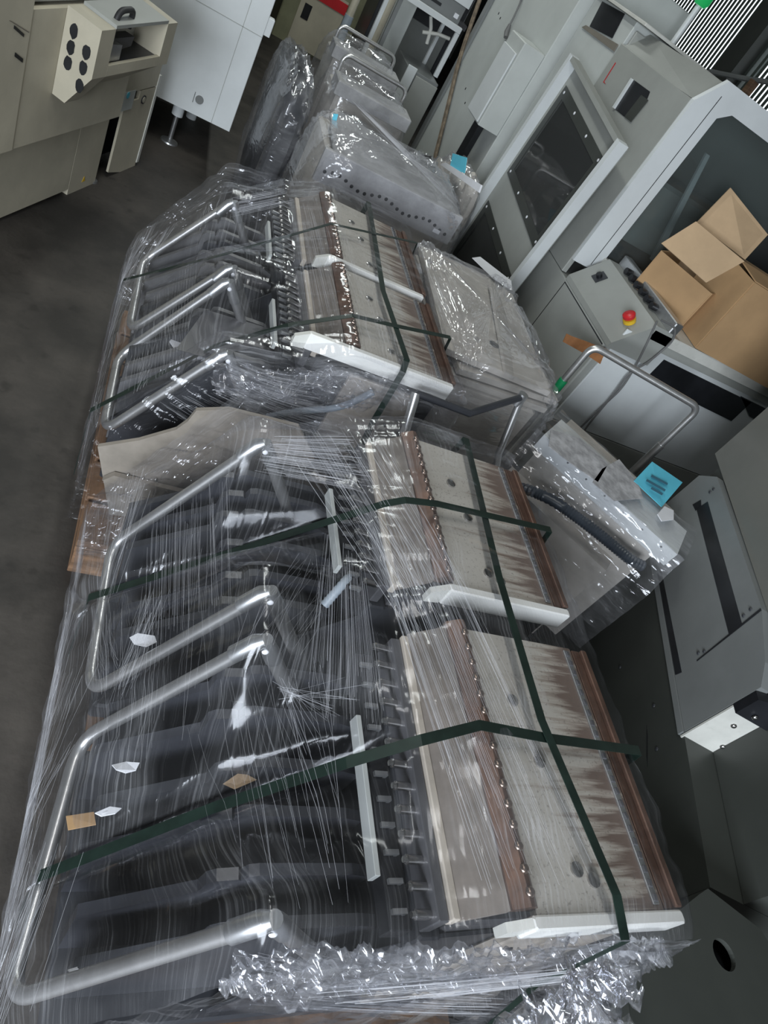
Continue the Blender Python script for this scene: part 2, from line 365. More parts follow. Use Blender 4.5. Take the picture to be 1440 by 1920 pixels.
# ================================================================== the room
struct('floor', MB().add([(-6,-4,0),(6,-4,0),(6,14,0),(-6,14,0)], [(0,1,2,3)]), 'floor')
struct('ceiling', MB().add([(-6,-4,3.6),(6,-4,3.6),(6,14,3.6),(-6,14,3.6)], [(3,2,1,0)]), 'wall')
struct('wall_left', MB().box(-6.1,-6,-4,14,0,3.6), 'wall')
struct('wall_back', MB().box(-6,6,14,14.1,0,3.6), 'wall')
struct('wall_front', MB().box(-6,6,-4.1,-4,0,3.6), 'wall')
WX = 4.6
wr = struct('wall_right', MB().box(WX,WX+.1,-4,5.2,0,3.6).box(WX,WX+.1,9.6,14,0,3.6).box(WX,WX+.1,5.2,9.6,0,.5).box(WX,WX+.1,5.2,9.6,3.2,3.6)
            .box(WX-.02,WX+.1,6.42,6.86,.5,3.2), 'dark_wall')
part('column', MB().box(WX-.14,WX-.02,6.46,6.72,0,3.3), 'darkgrey', wr)
slat_me = mesh_of(MB().slab([(0,-.020,0),(.004,-.020,0),(.004,.020,0),(0,.020,0)], (0,0,2.7)), 'slat'); slat_me.materials.append(M['slat'])
y = 5.22
while y < 9.6:
    if not 6.40 < y < 6.88: inst('slat', slat_me, (WX, y, .5), wr)
    y += 0.064

part('rail', MB().tube([Xp((1330,134),4.2), Xp((1400,148),4.2), Xp((1470,158),4.2)], .02, 8), 'midgrey', wr)
wp = Xp((1416,152),4.1)
single('wooden_post', MB().bbox(wp[0]-.03,wp[0]+.03,wp[1]-.03,wp[1]+.03,0,wp[2],.003), 'wood', 'slim brown wooden post standing by the slatted wall', 'post')
# ================================================================== wooden pallets
def pallet(label, x0, x1, y0, y1):
    t = thing('wooden_pallet', label, 'pallet', ((x0+x1)/2, (y0+y1)/2, 0), 'wooden pallets under the strapped carts')
    nb = 7; w = (y1-y0)/nb
    for i in range(nb):
        part('deck_board', MB().bbox(x0+random.uniform(0,.008), x1-random.uniform(0,.008), y0+i*w+.006, y0+(i+1)*w-.012, .118, .14, .002), 'wood', t)
    for xx in (x0, (x0+x1)/2-.05, x1-.1):
        part('stringer_board', MB().bbox(xx, xx+.1, y0, y1, .098, .1175, .002), 'wood', t)
        part('bottom_board', MB().bbox(xx, xx+.1, y0, y1, 0, .02, .002), 'wood', t)
        for yy in (y0, (y0+y1)/2-.06, y1-.12):
            part('block', MB().bbox(xx+.002, xx+.098, yy, yy+.12, .0205, .0975, .003), 'wood', t)
pallet('wooden pallet under the strapped carts beside the dark grey machine', .24, 1.12, .10, 1.26)
pallet('wooden pallet with its worn corner showing beside the beige skirt panel', .12, 1.02, 1.335, 2.56)

# ================================================================== feeder carts
RIVET = mesh_of(MB().dome((0,0,0), (0,0,1), .0085, .006), 'rivet', smooth=True); RIVET.materials.append(M['rivet'])
PIN = mesh_of(MB().tube([(0,0,0),(-.030,0,.004),(-.0305,0,.004),(-.036,0,.004)], [.0078,.0078,.0055,.005], 12), 'pin', smooth=True); PIN.materials.append(M['steel'])
SCREW = mesh_of(MB().tube([(0,0,0),(0,0,.004),(0,0,.0055)], [.0125,.0125,.009], 12).tube([(0,0,.0055),(0,0,.0035)], [.005,.004], 6), 'screw', smooth=True); SCREW.materials.append(M['steel'])
NUB = mesh_of(MB().bbox(-.004,.004,-.006,.006,0,.005,.0008), 'slot_tooth'); NUB.materials.append(M['graphite'])
TOOTH = mesh_of(MB().box(-.002,.024,-.004,.004,-.004,.003).box(.018,.024,-.004,.004,-.018,.003), 'locking_tooth'); TOOTH.materials.append(M['alu'])

def feeder_cart(label, xo, y0, y1, jx, jz, ja, jb, bx, bz, bskew=0.0, side='charcoal', pale=False, dmax=99, strip=(.80,1.11), seed=1):
    """one feeder bank cart. xo: shift in x; plate from y0 to y1; handle joints at (jx,jz) for y=ja<jb; cross bar at (bx,bz)"""
    rnd = random.Random(seed)
    t = thing('feeder_cart', label, 'feeder cart', (xo+.75, (y0+y1)/2, .14), 'feeder carts strapped on pallets')
    X = lambda x: x+xo
    zt = .90
    # top plate and its fittings
    pl = part('feeder_plate', MB().bbox(X(.795), X(1.075), y0+.022, y1, zt-.016, zt, .002), 'plate', t, label='worn beige plate with rusty streaks')
    sp = part('end_block', MB().bbox(X(strip[0]-.02), X(strip[1]), y0, y0+.021, zt-.042, zt+.006, .003), 'block', t, label='white end block')
    part('end_tab', MB().slab([(X(strip[0]-.055), y0+.004, zt-.05),(X(strip[0]-.02), y0+.004, zt-.046),(X(strip[0]-.02), y0+.004, zt+.004),(X(strip[0]-.055), y0+.004, zt-.018)], (0,.014,0)), 'offwhite', t)
    for fx, fy in ((.865,.72),(.888,.50),(.90,.16),(.93,.13)):
        inst('screw', SCREW, (X(fx), y0+(y1-y0)*fy, zt), pl)
    # left angle rail with rivets
    rl = part('rail', MB().slab([(X(.752), y0+.03, zt-.012),(X(.794), y0+.03, zt-.012),(X(.794), y0+.03, zt+.006),(X(.784), y0+.03, zt+.014),(X(.776), y0+.03, zt+.014),(X(.752), y0+.03, zt-.002)], (0, y1-y0-.02, 0)), 'brown', t, label='rusty brown angle rail')
    n = 15
    for k in range(n):
        inst('rivet', RIVET, (X(.780), y0+.05+(y1-y0-.07)*k/(n-1), zt+.0138), rl)
    # sloping apron left of the rail, pins at its lower edge
    ap = part('apron', MB().slab([(X(.690), y0+.03, zt-.052),(X(.751), y0+.03, zt-.006),(X(.751), y0+.03, zt-.018),(X(.690), y0+.03, zt-.066)], (0, y1-y0-.03, 0)), 'taupe', t)
    part('apron_lip', MB().bbox(X(.676), X(.691), y0+.03, y1-.005, zt-.075, zt-.050, .002), 'beige', t)
    pb = part('pin_bar', MB().bbox(X(.655), X(.6755), y0+.03, y1-.01, zt-.115, zt-.058, .002), 'graphite', t)
    n = 13
    for k in range(n):
        inst('pin', PIN, (X(.655), y0+.045+(y1-y0-.07)*k/(n-1), zt-.078), pb)
    # slotted lock strip below the pins
    st = part('lock_strip', MB().bbox(X(.592), X(.602), y0+.11, y0+(y1-y0)*.72, zt-.145, zt-.118, .001), 'palegrey', t)
    sb = part('lock_bar', MB().bbox(X(.612), X(.652), y0+.035, y1-.01, zt-.165, zt-.128, .002), 'black', t)
    for k in range(11):
        inst('locking_tooth', TOOTH, (X(.617), y0+.06+(y1-y0-.1)*k/10, zt-.120), sb)
    # right slotted rail
    rr = part('rail', MB().bbox(X(1.076), X(1.096), y0+.024, y1-.005, zt-.02, zt+.001, .001).bbox(X(1.097), X(1.112), y0+.024, y1-.005, zt-.02, zt+.009, .002), 'brown', t)
    r2 = part('slotted_rail', MB().bbox(X(1.049), X(1.064), y0+.03, y1-.01, zt+.0002, zt+.004, .001), 'alu', t)
    for k in range(22):
        inst('slot_tooth', NUB, (X(1.0565), y0+.04+(y1-y0-.06)*k/21, zt+.002), r2, (0,0,rnd.uniform(-.3,.3)))
    # body
    part('body', MB().bbox(X(.70), X(1.10), y0+.03, y1-.01, .30, zt-.08, .006), 'graphite', t)
    part('back_panel', MB().bbox(X(.655), X(.698), y0+.02, y1-.02, .26, zt-.12, .004), 'charcoal', t)
    part('end_plate', MB().slab([(X(.50), y0+.022, .245),(X(1.09), y0+.022, .245),(X(1.09), y0+.022, zt-.06),(X(.70), y0+.022, zt-.12),(X(.56), y0+.022, .62)], (0,.006,0)), 'charcoal', t)
    if side != 'charcoal':
        sd = part('side_panel', MB().bbox(X(.80), X(1.03), y0+.006, y0+.0215, .30, zt-.075, .003), side, t, label='beige side panel with bolts')
        for sx_, sz_ in ((.84,.76),(.98,.70),(.84,.42),(.98,.40)):
            part('bolt', MB().dome((X(sx_), y0+.006, sz_), (0,-1,0), .007, .004), 'charcoal', sd)
    part('base_plate', MB().bbox(bx+.03, X(1.10), y0+.01, y1-.01, .185, .24, .006), 'charcoal', t)
    for cx in (.32, 1.02):
        for cy in (y0+.06, y1-.06):
            part('caster', MB().cyl((X(cx), cy-.014, .165), (X(cx), cy+.014, .165), .025, 16).box(X(cx)-.02, X(cx)+.02, cy-.02, cy+.02, .175, .186), 'rubber', t, smooth=True)
    # black divider plates between handle and body
    nd = 6
    for k in range(nd):
        yy = y0+.06+(y1-y0-.09)*k/(nd-1)+rnd.uniform(-.008,.008)
        if yy > dmax: continue
        o = rnd.uniform(-.012,.012); dz = rnd.uniform(-.012,.012)
        prof = [(.215+o,.24),(.205+o,.455+dz),(.365+o,.585+dz),(.366+o,.628+dz),(.378+o,.642+dz),(.412+o,.650+dz),(.418+o,.643+dz),(.424+o,.664+dz),(.44+o,.670+dz),(.61,.672+dz),(.648,.66+dz),(.648,.24)]
        prof = [(a+(bx-xo-.18)*(1-min(1,max(0,(a-.2)/.4))), b) for a,b in prof]
        part('divider', MB().slab([(X(a) if a>.5 else a+xo, yy, b) for a,b in prof], (0,.019,0)), ('pale_divider' if pale else 'divider') if k % 3 else 'charcoal', t)
    # handle: one bent tube, two joints, two struts
    R = .0135
    path = arc_path([(jx, ja, jz), (bx+bskew, ja, bz), (bx, jb, bz), (jx, jb, jz)], .06, 8)
    part('handle_bar', MB().tube(path, R, 14), 'chrome', t, smooth=True, label='bent satin chrome tube')
    for yy in (ja, jb):
        j = part('joint', MB().tube([(jx-.030, yy, jz-.055),(jx-.006, yy, jz-.008),(jx+.006, yy, jz+.004)], [.0165,.0165,.012], 14)
                 .tube([(jx+.006, yy, jz+.006),(jx+.028, yy, jz-.028),(jx+.044, yy, jz-.052)], [.013,.0165,.0165], 14), 'alu', t, smooth=True)
        part('joint_screw', MB().dome((jx+.012, yy-.0135, jz-.012), (0,-1,0), .0065, .004, 12), 'paper', j, smooth=True)
        part('strut', MB().tube([(jx+.045, yy, jz-.053),(jx+.215, yy, jz-.29),(jx+.24, yy, jz-.325)], .0145, 14), 'chrome', t, smooth=True)
        part('strut_foot', MB().bbox(jx+.20, jx+.30, yy-.016, yy+.016, .241, jz-.30, .003), 'charcoal', t)
    return t

A1 = feeder_cart('black feeder cart with chrome handle and beige plate next to the blue-labelled cart', 0, .785, 1.262, .405, .83, .752, 1.16, .185, .375, seed=3)
B1 = feeder_cart('black feeder cart with chrome handle and rust-streaked plate beside the dark grey machine', 0, .172, .70, .392, .83, .215, .645, .182, .385, bskew=-.045, side='beige', seed=4)
B2 = feeder_cart('black feeder cart with grimy plate and crumpled bright film, above the beige skirt panel', -.12, 1.555, 2.02, .33, .785, 1.52, 1.875, .112, .41, side='beige', pale=True, dmax=1.92, strip=(.66,1.10), seed=5)
A2 = feeder_cart('black feeder cart with grimy plate next to the perforated wrapped bank', -.12, 2.05, 2.54, .34, .785, 1.965, 2.41, .125, .45, pale=True, strip=(.76,1.10), seed=6)

# ---- hoses, paper tags lying in the carts
def hose(label, pts, r, mat='hose', rings=True, group=None):
    P = arc_path(pts, .08, 8); dense = []
    for i in range(len(P)-1):
        m = max(1, int((P[i+1]-P[i]).length/.004))
        for k in range(m): dense.append(P[i].lerp(P[i+1], k/m))
    dense.append(P[-1])
    rr = [r*(1.0 if k%2 else .86) for k in range(len(dense))] if rings else r
    return single('corrugated_hose', MB().tube(dense, rr, 10), mat, label, 'hose', group, smooth=True)
hose('short pale corrugated hose end poking out beside the pin row', [Yp((608,1135),.83), Yp((645,1092),.86), Yp((668,1070),.92)], .011)
hose('pale blue corrugated hose bending over the black dividers', [Zp((512,575),.62), Zp((525,553),.66), Zp((548,540),.68), Zp((566,538),.66)], .0095)
hose('pale grey corrugated hose sagging below the crumpled film', [Yp((500,782),1.53), Yp((560,770),1.53), Yp((640,765),1.53), Yp((700,735),1.53)], .011)

def scrap(label, px, fn, val, th=.002, mat='paper'):
    pts = [fn(p, val+random.uniform(-.004,.004)) for p in px]
    n = np.cross(pts[1]-pts[0], pts[2]-pts[0]); n = n/np.linalg.norm(n)*th
    return single('paper_tag', MB().slab(pts, n), mat, label, 'paper tag', 'scraps of paper in the carts')
scrap('torn white paper scrap stuck above the long chrome bars', [(243,1195),(258,1187),(290,1192),(294,1204),(275,1213),(252,1208)], Zp, .52)
scrap('white paper tag folded over the edge of a black divider', [(210,1434),(236,1428),(262,1430),(255,1444),(236,1449),(218,1443)], Zp, .52)
scrap('white paper tag beside the tan tag on a divider edge', [(178,1524),(206,1512),(228,1515),(216,1525),(190,1530)], Zp, .50)
scrap('tan paper tag at the end of a black divider', [(124,1530),(176,1522),(180,1546),(128,1556)], Zp, .48, mat='card')
scrap('tan paper tag half hidden under the green strap', [(418,1470),(452,1446),(482,1462),(440,1480)], Zp, .64, mat='card_in')
scrap('small white paper tag low on a divider near the lowest chrome bar', [(127,1818),(150,1811),(170,1809),(165,1820),(140,1826)], Zp, .47)
scrap('white folded paper lying in the farther cart below its chrome bars', [(318,640),(330,622),(372,640),(365,655),(330,660)], Zp, .55)
scrap('bluish white paper standing beside the folded one in the farther cart', [(350,628),(360,605),(374,606),(372,625),(360,632)], Zp, .55)
scrap('grey card leaning among the dark dividers under the lower chrome bar', [(365,1305),(410,1265),(475,1280),(455,1317)], Zp, .56, mat='greypaper')
scrap('flat grey plate resting on the dividers of the farther cart', [(330,655),(385,580),(525,622),(515,645),(380,668)], Zp, .68, mat='graphite')

# ---- beige skirt panel standing at the near side of the farther pallet
sk = thing('skirt_panel', 'beige sheet-metal skirt panel standing on the pallet corner under film', 'panel', tuple(V(.3,1.36,.14)))
pts = [Yp(p, 1.37) for p in [(183,838),(260,826),(330,806),(352,790),(368,770),(430,768),(560,800),(590,860),(520,930),(390,985),(205,965)]]
part('sheet', MB().slab(pts, (0,.012,0)), 'skirt', sk)
part('fold', MB().slab([Yp(p,1.366) for p in [(193,893),(215,884),(470,948),(440,962)]], (0,-.016,0)), 'skirt', sk)
for p in [(240,890),(268,897),(292,899)]:
    part('bolt', MB().dome(Yp(p,1.368), (0,-1,0), .006, .006), 'steel', sk, smooth=True)

# ================================================================== stretch film on the two pallets
def lerp_prof(prof, n):
    P = [np.array(p, float) for p in prof]; L = [0]
    for i in range(1, len(P)): L.append(L[-1]+np.linalg.norm(P[i]-P[i-1]))
    out = []
    for k in range(n):
        s = L[-1]*k/(n-1); i = max(j for j in range(len(L)) if L[j] <= s+1e-9); i = min(i, len(P)-2)
        t = (s-L[i])/(L[i+1]-L[i]); out.append(P[i]*(1-t)+P[i+1]*t)
    return out, [x/L[-1] for x in L]
def pallet_film(label, prof, ya, yb, seed, near_dz, lay_top, arms=(), bands=()):
    t = thing('stretch_film', label, 'stretch film', (prof[0][0]+.5, (ya+yb)/2, .1), 'films wrapped round the strapped pallets')
    nu, nv = 190, 90
    pp, LL = lerp_prof(prof, nu); G = []
    P = np.array(pp)
    for i in range(nu):
        tg = P[min(i+1,nu-1)]-P[max(i-1,0)]; tg /= np.linalg.norm(tg); nrm = np.array([-tg[1], tg[0]])
        u = i/(nu-1); row = []
        for j in range(nv):
            v = j/(nv-1); yy = ya+(yb-ya)*v
            d = .010*ridg(u*3.0+seed, yy*9, seed) + .007*nz(u*9, yy*30, seed+3) + .004*nz(u*30+seed, yy*26, 1.7)
            d += .006
            edge = min(v, 1-v)/.06
            pull = 0.0 if edge > 1 else -.012*(1-edge)
            px_, pz_ = pp[i]
            if prof[2][0] < px_ < prof[5][0] and i < nu*.6:      # slack between the arms
                c0, c1 = np.array(prof[2]), np.array(prof[5]); tt = (px_-c0[0])/(c1[0]-c0[0]); cz = c0[1]+(c1[1]-c0[1])*tt
                dd = min(abs(yy-a) for a in arms); dd = 0 if arms[1] < yy < arms[2] else dd; sg = .8*(1-math.exp(-(max(0, dd-.015)/.09)**1.6))
                pz_ = pz_*(1-sg)+(cz+.012)*sg
                for (ys0, ys1) in bands:          # pressed down by the straps
                    w_ = math.exp(-((yy-(ys0+(ys1-ys0)*tt))/.028)**2); pz_ = pz_*(1-w_)+(cz-.012)*w_; d *= 1-w_
            x = px_+nrm[0]*(d+pull); z = pz_+nrm[1]*(d+pull)
            row.append((x, yy+.006*nz(u*20, v*20, 5+seed), z))
        G.append(row)
    film_grid('film_sheet', G, t, 'film', lambda u, v: lay_top(u, v))
    # near side: hangs crumpled from the top contour to the pallet
    xs = [p[0] for p in pp]; zs = [p[1] for p in pp]
    i0 = next(k for k in range(nu) if zs[k] > bzc(prof)); i1 = max(k for k in range(nu) if zs[k] > .84)
    idx = list(range(i0, i1+1))
    def end(yedge, sgn, lay, mat):
        nu2, nv2 = len(idx), 80; G = []
        for a in range(nv2):
            s = a/(nv2-1); row = []
            for k in idx:
                x = xs[k]; zt = zs[k]
                z = zt+.01 - (zt-.10)*s
                out = sgn*(.004+ .07*min(1, s*2.6)*(near_dz if sgn < 0 else .15) + .026*(ridg(x*2.6, z*24, seed+9)-.4)*min(1, .25+s*5) + .014*(ridg(x*9, z*12, seed+2)-.4)*min(1,s*4) + .005*nz(x*30, z*60, seed))
                w_ = math.exp(-((x-.91)/.05)**2) if sgn < 0 else 0.0; out = out*(1-.85*w_)
                row.append((x+.010*nz(x*22, z*22, 4+seed), yedge+out, z+.006*nz(x*25,z*25,8)))
            G.append(row)
        film_grid('film_sheet', G, t, mat, lay)
    end(ya, -1, lambda u, v: (1.2*max(0, 1-u*3.4)+.42+.35*nz(u*6, v*5, seed))*(.25 if v < .42 else 1), 'film_crumple')
    end(yb, 1, lambda u, v: .7, 'film_crumple')
    return t
def bzc(prof): return prof[1][1]
prof1 = [(.155,.11),(.118,.36),(.138,.405),(.372,.868),(.405,.872),(.63,.868),(.755,.918),(.79,.925),(1.10,.918),(1.125,.905),(1.16,.70),(1.14,.12)]
def lay1(u, v):
    # thin over the beige plates, thicker on the handle side and along the right edge
    if u < .34: return 1.15
    if u < .50: return .9+.5*nz(u*8, v*6, 2)
    if u < .58: return 1.5
    if u < .70: return .30+.9*max(0, nz(u*7+3, v*5, 4))+(2.2*(1-v/.09) if v < .09 else 0)
    return 3.2+1.6*nz(u*9, v*7, 6)
F1 = pallet_film('clear stretch film round the strapped carts beside the dark grey machine', prof1, .150, 1.30, 1.3, .2, lay1, (.215,.645,.752,1.16), ((.96,.99),(.385,.47)))
prof2 = [(.095,.11),(.080,.38),(.092,.44),(.312,.825),(.34,.83),(.51,.86),(.635,.918),(.67,.925),(.98,.918),(1.005,.905),(1.03,.70),(1.01,.12)]
F2 = pallet_film('clear stretch film round the carts above the beige skirt panel, knotted at one corner', prof2, 1.50, 2.60, 8.1, .6, lay1, (1.52,1.875,1.965,2.41), ((1.58,1.69),(2.26,2.2)))
# the rope-like crumpled band of film along the near top edge
def film_band(parent, top, y, drop, seed, sx, lay=2.4):
    tp, _ = lerp_prof(top, 330); nv2 = 64; G = []
    for a in range(nv2):
        q = a/(nv2-1); row = []
        for k, (x, zt) in enumerate(tp):
            e = min(1, min(k, 329-k)/30); z = zt - drop*q*(.35+.65*e) - drop*.25*(1-e)
            f = -abs(.036*nz(x*15, z*60, seed)+.016*nz(x*55, z*110, seed+3))-.010*abs(nz(x*6, z*24, seed+5))-.006*nz(x*90, z*160, seed+7)
            w_ = math.exp(-((x-sx)/.03)**2); f = f*(1-.8*w_)+.02*w_
            row.append((x+.008*nz(x*30, z*40, seed+8), y[0]+(y[1]-y[0])*k/329-.012*math.sin(math.pi*q)*(1-w_)+f-.02*q*(1-w_), z+.008*nz(x*22, z*30, seed+6)))
        G.append(row)
    film_grid('film_band', G, parent, 'film_crumple', lambda u, v: lay*(.5+.8*math.sin(math.pi*min(1,max(0,u)))))
film_band(F1, [(.36,.83),(.42,.84),(.55,.83),(.70,.845),(.90,.89),(1.115,.895)], (.195,.160), .17, 2.2, .91)
film_band(F2, [(.31,.80),(.36,.79),(.45,.79),(.55,.84),(.66,.875),(.86,.885)], (1.505,1.54), .12, 7.7, .80)
# pulled strands of film
def along(prof, us, y):
    pp, _ = lerp_prof(prof, 200); return [(pp[int(u*199)][0], y, pp[int(u*199)][1]) for u in us]
def side_strands(parent, prof, ya, yb, n, seed):
    rnd = random.Random(seed); mb = MB()
    pp, _ = lerp_prof(prof, 200)
    for band in range(n//26):
        uc = rnd.choice((rnd.uniform(.03,.12), rnd.uniform(.12,.38))); yc = rnd.uniform(ya, yb); half = rnd.uniform(.08,.22); wid = rnd.uniform(.006,.022); sk = rnd.gauss(0,.02)
        for k in range(26):
            o = rnd.gauss(0,1); u0 = uc+o*wid; fan = o*wid*rnd.uniform(-.3,.6)
            y0 = max(ya, yc-half*rnd.uniform(.4,1)); y1 = min(yb, yc+half*rnd.uniform(.4,1)); pts = []
            if y1-y0 < .03: continue
            for i in range(4):
                u = min(.40, max(.01, u0+(sk+fan)*i/3)); q = pp[int(u*199)]
                pts.append((q[0]-.007, y0+(y1-y0)*i/3, q[1]+.011))
            mb.tube(pts, rnd.uniform(.0001,.0003), 3, cap=False)
    part('film_strand', mb, 'strand', parent, kind='stuff')
side_strands(F1, prof1, .16, 1.28, 640, 2)
side_strands(F2, prof2, 1.52, 2.55, 520, 5)
strands('film_strand', F1, (.36,.20,.80),(.42,.15,.66), (.74,.13,.80),(.98,.10,.62), 60, sag=.03, seed=3, r=(.00015,.0004))
strands('film_strand', F1, (.42,.13,.80),(.62,.12,.83), (.98,.12,.86),(1.06,.13,.84), 26, r=(.0002,.0008), sag=.012, seed=4)
strands('film_strand', F1, (.42,1.17,.87),(.66,1.27,.90), (.69,.62,.90),(.80,.74,.935), 60, seed=5, r=(.00012,.0004))
strands('film_strand', F1, (.60,1.0,.88),(.76,.95,.93), (.70,.22,.91),(.93,.24,.925), 90, seed=6, r=(.00012,.0004))
strands('film_strand', F1, (.42,1.165,.85),(.40,1.10,.80), (.63,1.22,.88),(.66,1.05,.87), 90, seed=7)
strands('film_strand', F1, (.43,.62,.80),(.44,.56,.78), (.52,.45,.74),(.60,.60,.86), 22, seed=8, r=(.00012,.0004))
strands('film_strand', F1, (.52,.90,.87),(.60,.86,.87), (.47,.50,.82),(.60,.48,.86), 60, seed=9, r=(.00012,.0004))
strands('film_strand', F1, (.24,1.16,.50),(.36,1.16,.74), (.26,.74,.52),(.37,.76,.74), 60, seed=10, r=(.00012,.0004))
strands('film_strand', F2, (.33,1.50,.80),(.36,1.48,.70), (.56,1.47,.84),(.70,1.44,.68), 80, sag=.02, seed=11, r=(.00015,.0004))
strands('film_strand', F2, (.20,1.45,.62),(.33,1.44,.74), (.52,1.42,.55),(.66,1.43,.74), 60, sag=.01, seed=12, r=(.00012,.0004))
strands('film_strand', F2, (.34,2.41,.80),(.34,2.38,.74), (.50,2.50,.87),(.55,2.46,.86), 50, seed=13)
strands('film_strand', F2, (.52,2.45,.86),(.66,2.5,.92), (.54,1.6,.86),(.74,1.62,.92), 70, seed=14, r=(.00012,.0004))
# trailing loose film at the near foot of the carts
for k,(p_,yy,sz) in enumerate((((1075,1835),.085,.10),((1025,1885),.06,.13),((1110,1800),.10,.07))):
    x, y, z = Yp(p_, yy)
    G = [[(x+sz*(j/23-.5)+.02*nz(j*.4,i*.3,k), y-.02+.035*nz(i*.25,j*.35,k+4), z+sz*.9*(i/23-.5)+.01*nz(i*.5,j*.5,k)) for j in range(24)] for i in range(24)]
    film_grid('film_tail', G, F1, 'film_crumple', lambda u,v: 1.6)

# ================================================================== green straps
def strap(label, pts, side, w=.019):
    P = []
    for i in range(len(pts)-1):
        for k in range(6): P.append(np.array(pts[i])*(1-k/6)+np.array(pts[i+1])*k/6)
    P.append(np.array(pts[-1], float))
    return single('strapping_band', ribbon(P, w, side, .0015), 'strap', label, 'strap', 'green straps')
zS = .938
strap('green strap over the pallet film beside the blue-labelled cart, across the chrome bars', [(.155,.98,.14),(.148,.96,.42),Zp((720,945),.905),Zp((760,938),zS),Zp((820,945),zS),(1.125,1.03,.93),(1.17,1.03,.72),(1.155,1.03,.15)], (0,1,.0))
strap('green strap crossing the rust-streaked plate and the tan tag', [(.155,.40,.14),(.148,.385,.42),Zp((400,1515),.66),Zp((650,1430),.87),Zp((790,1388),.935),Zp((900,1360),zS),Zp((1030,1385),zS),(1.13,.462,.93),(1.175,.462,.70),(1.155,.462,.15)], (0,1,0))
strap('green strap running lengthwise over both plates and down the crumpled film', [(.94,1.335,.15),(.94,1.335,.6),(.94,1.30,.925),Zp((935,1080),.934),Zp((1015,1350),.945),(.935,.21,.935),(.94,.150,.918),Yp((1000,1850),.124),Yp((922,1918),.094),(.88,.06,.16)], (1,0,0))
strap('green strap low across the farther chrome bars to the grimy plates', [(.075,1.60,.14),(.068,1.58,.42),Zp((400,650),.70),Zp((540,610),.86),Zp((660,592),.935),Zp((745,612),zS),(1.01,1.80,.93),(1.045,1.80,.7),(1.03,1.80,.15)], (0,1,0))
strap('green strap stretched over the farthest chrome bar', [(.085,2.28,.14),(.078,2.26,.44),Zp((410,480),.74),Zp((550,440),.87),Zp((620,420),.935),(1.01,2.42,.93),(1.045,2.42,.7),(1.03,2.42,.15)], (0,1,0), .014)
strap('green strap running lengthwise over the grimy plates and the white block', [(.83,2.635,.15),(.83,2.635,.6),(.83,2.60,.925),Zp((718,545),.936),(.80,1.56,.935),(.79,1.52,.915),Yp((700,790),1.455),Yp((655,880),1.44),(.80,1.42,.16)], (1,0,0))

# ================================================================== generic lumps and wrapped boxes
def lump(name, c, size, mat, parent, seed, amp=.05, e=.55, n=(28,20), freq=3.0, film=False):
    """rounded box (superellipsoid) with creases"""
    G = []
    f = lambda w, m: math.copysign(abs(w)**m, w)
    for i in range(n[1]):
        ph = -math.pi/2+math.pi*i/(n[1]-1); row = []
        for j in range(n[0]):
            th = 2*math.pi*j/(n[0]-1)
            x = f(math.cos(ph), e)*f(math.cos(th), e); y = f(math.cos(ph), e)*f(math.sin(th), e); z = f(math.sin(ph), e)
            jj = j % (n[0]-1)
            a = nz(x*freq+seed, y*freq, z*freq)+.6*(ridg(x*freq*1.5, y*freq*1.5+seed, z*freq*1.5)-.5)
            if film: a = .5*a+.55*(ridg(x*freq*2.4+seed, y*freq*2.4, z*freq*2.4)-.5)+.25*nz(x*freq*6, y*freq*6, z*freq*6)
            k = 1+amp*a
            row.append((c[0]+x*size[0]/2*k, c[1]+y*size[1]/2*k, max(.002, c[2]+z*size[2]/2*(k if z > 0 else 1))))
        G.append(row)
    if film: return film_grid(name, G, parent, mat, lambda u, v: 1.0)
    mb = MB(); nv = n[0]
    mb.v = [p for r in G for p in r]; mb.f = [(i*nv+j, i*nv+j+1, (i+1)*nv+j+1, (i+1)*nv+j) for i in range(n[1]-1) for j in range(nv-1)]
    return part(name, mb, mat, parent, smooth=True)

# ---- bundle of wrapped beige sheets beside the farther pallet
bn = thing('wrapped_bundle', 'lumpy bundle of beige sheets wrapped in crinkled film beside the grimy plates', 'bundle', (1.3,2.17,0))
part('contents', MB().bbox(1.09,1.50,1.82,2.56,.0,.78,.012), 'wrapbeige', bn)
for k,(z0,dx,dy,rz_) in enumerate(((.782,0,0,.0),(.812,.02,.015,.05),(.842,-.005,.03,-.06))):
    c, sn = math.cos(rz_), math.sin(rz_); pts = [(1.295+dx+c*a-sn*b, 2.19+dy+sn*a+c*b, z0) for a,b in ((-.22,-.38),(.235,-.36),(.25,.34),(.12,.40),(-.21,.37))]
    part('sheet', MB().slab(pts, (0,0,.022)), 'wrapbeige', bn)
part('sheet', MB().slab([(1.28,1.83,.866),(1.50,1.9,.80),(1.56,2.4,.80),(1.40,2.5,.885)], (0,0,.014)), 'wrapbeige', bn)
lump('film_wrap', (1.305,2.18,.455), (.50,.86,.90), 'film_wrap', bn, 4, .085, .22, (130,90), 3.2, film=True)
part('paper_slip', MB().slab([Zp(p,.875) for p in [(885,484),(900,482),(958,527),(960,545),(925,523)]], (0,0,.002)), 'paper', bn)
part('hole', MB().dome((1.30,2.02,.8645), (0,0,1), .022, .002, 12), 'black', bn)
part('sticker', MB().dome((1.068,2.02,.66), (-1,0,0), .018, .004, 10), 'yellow', bn)
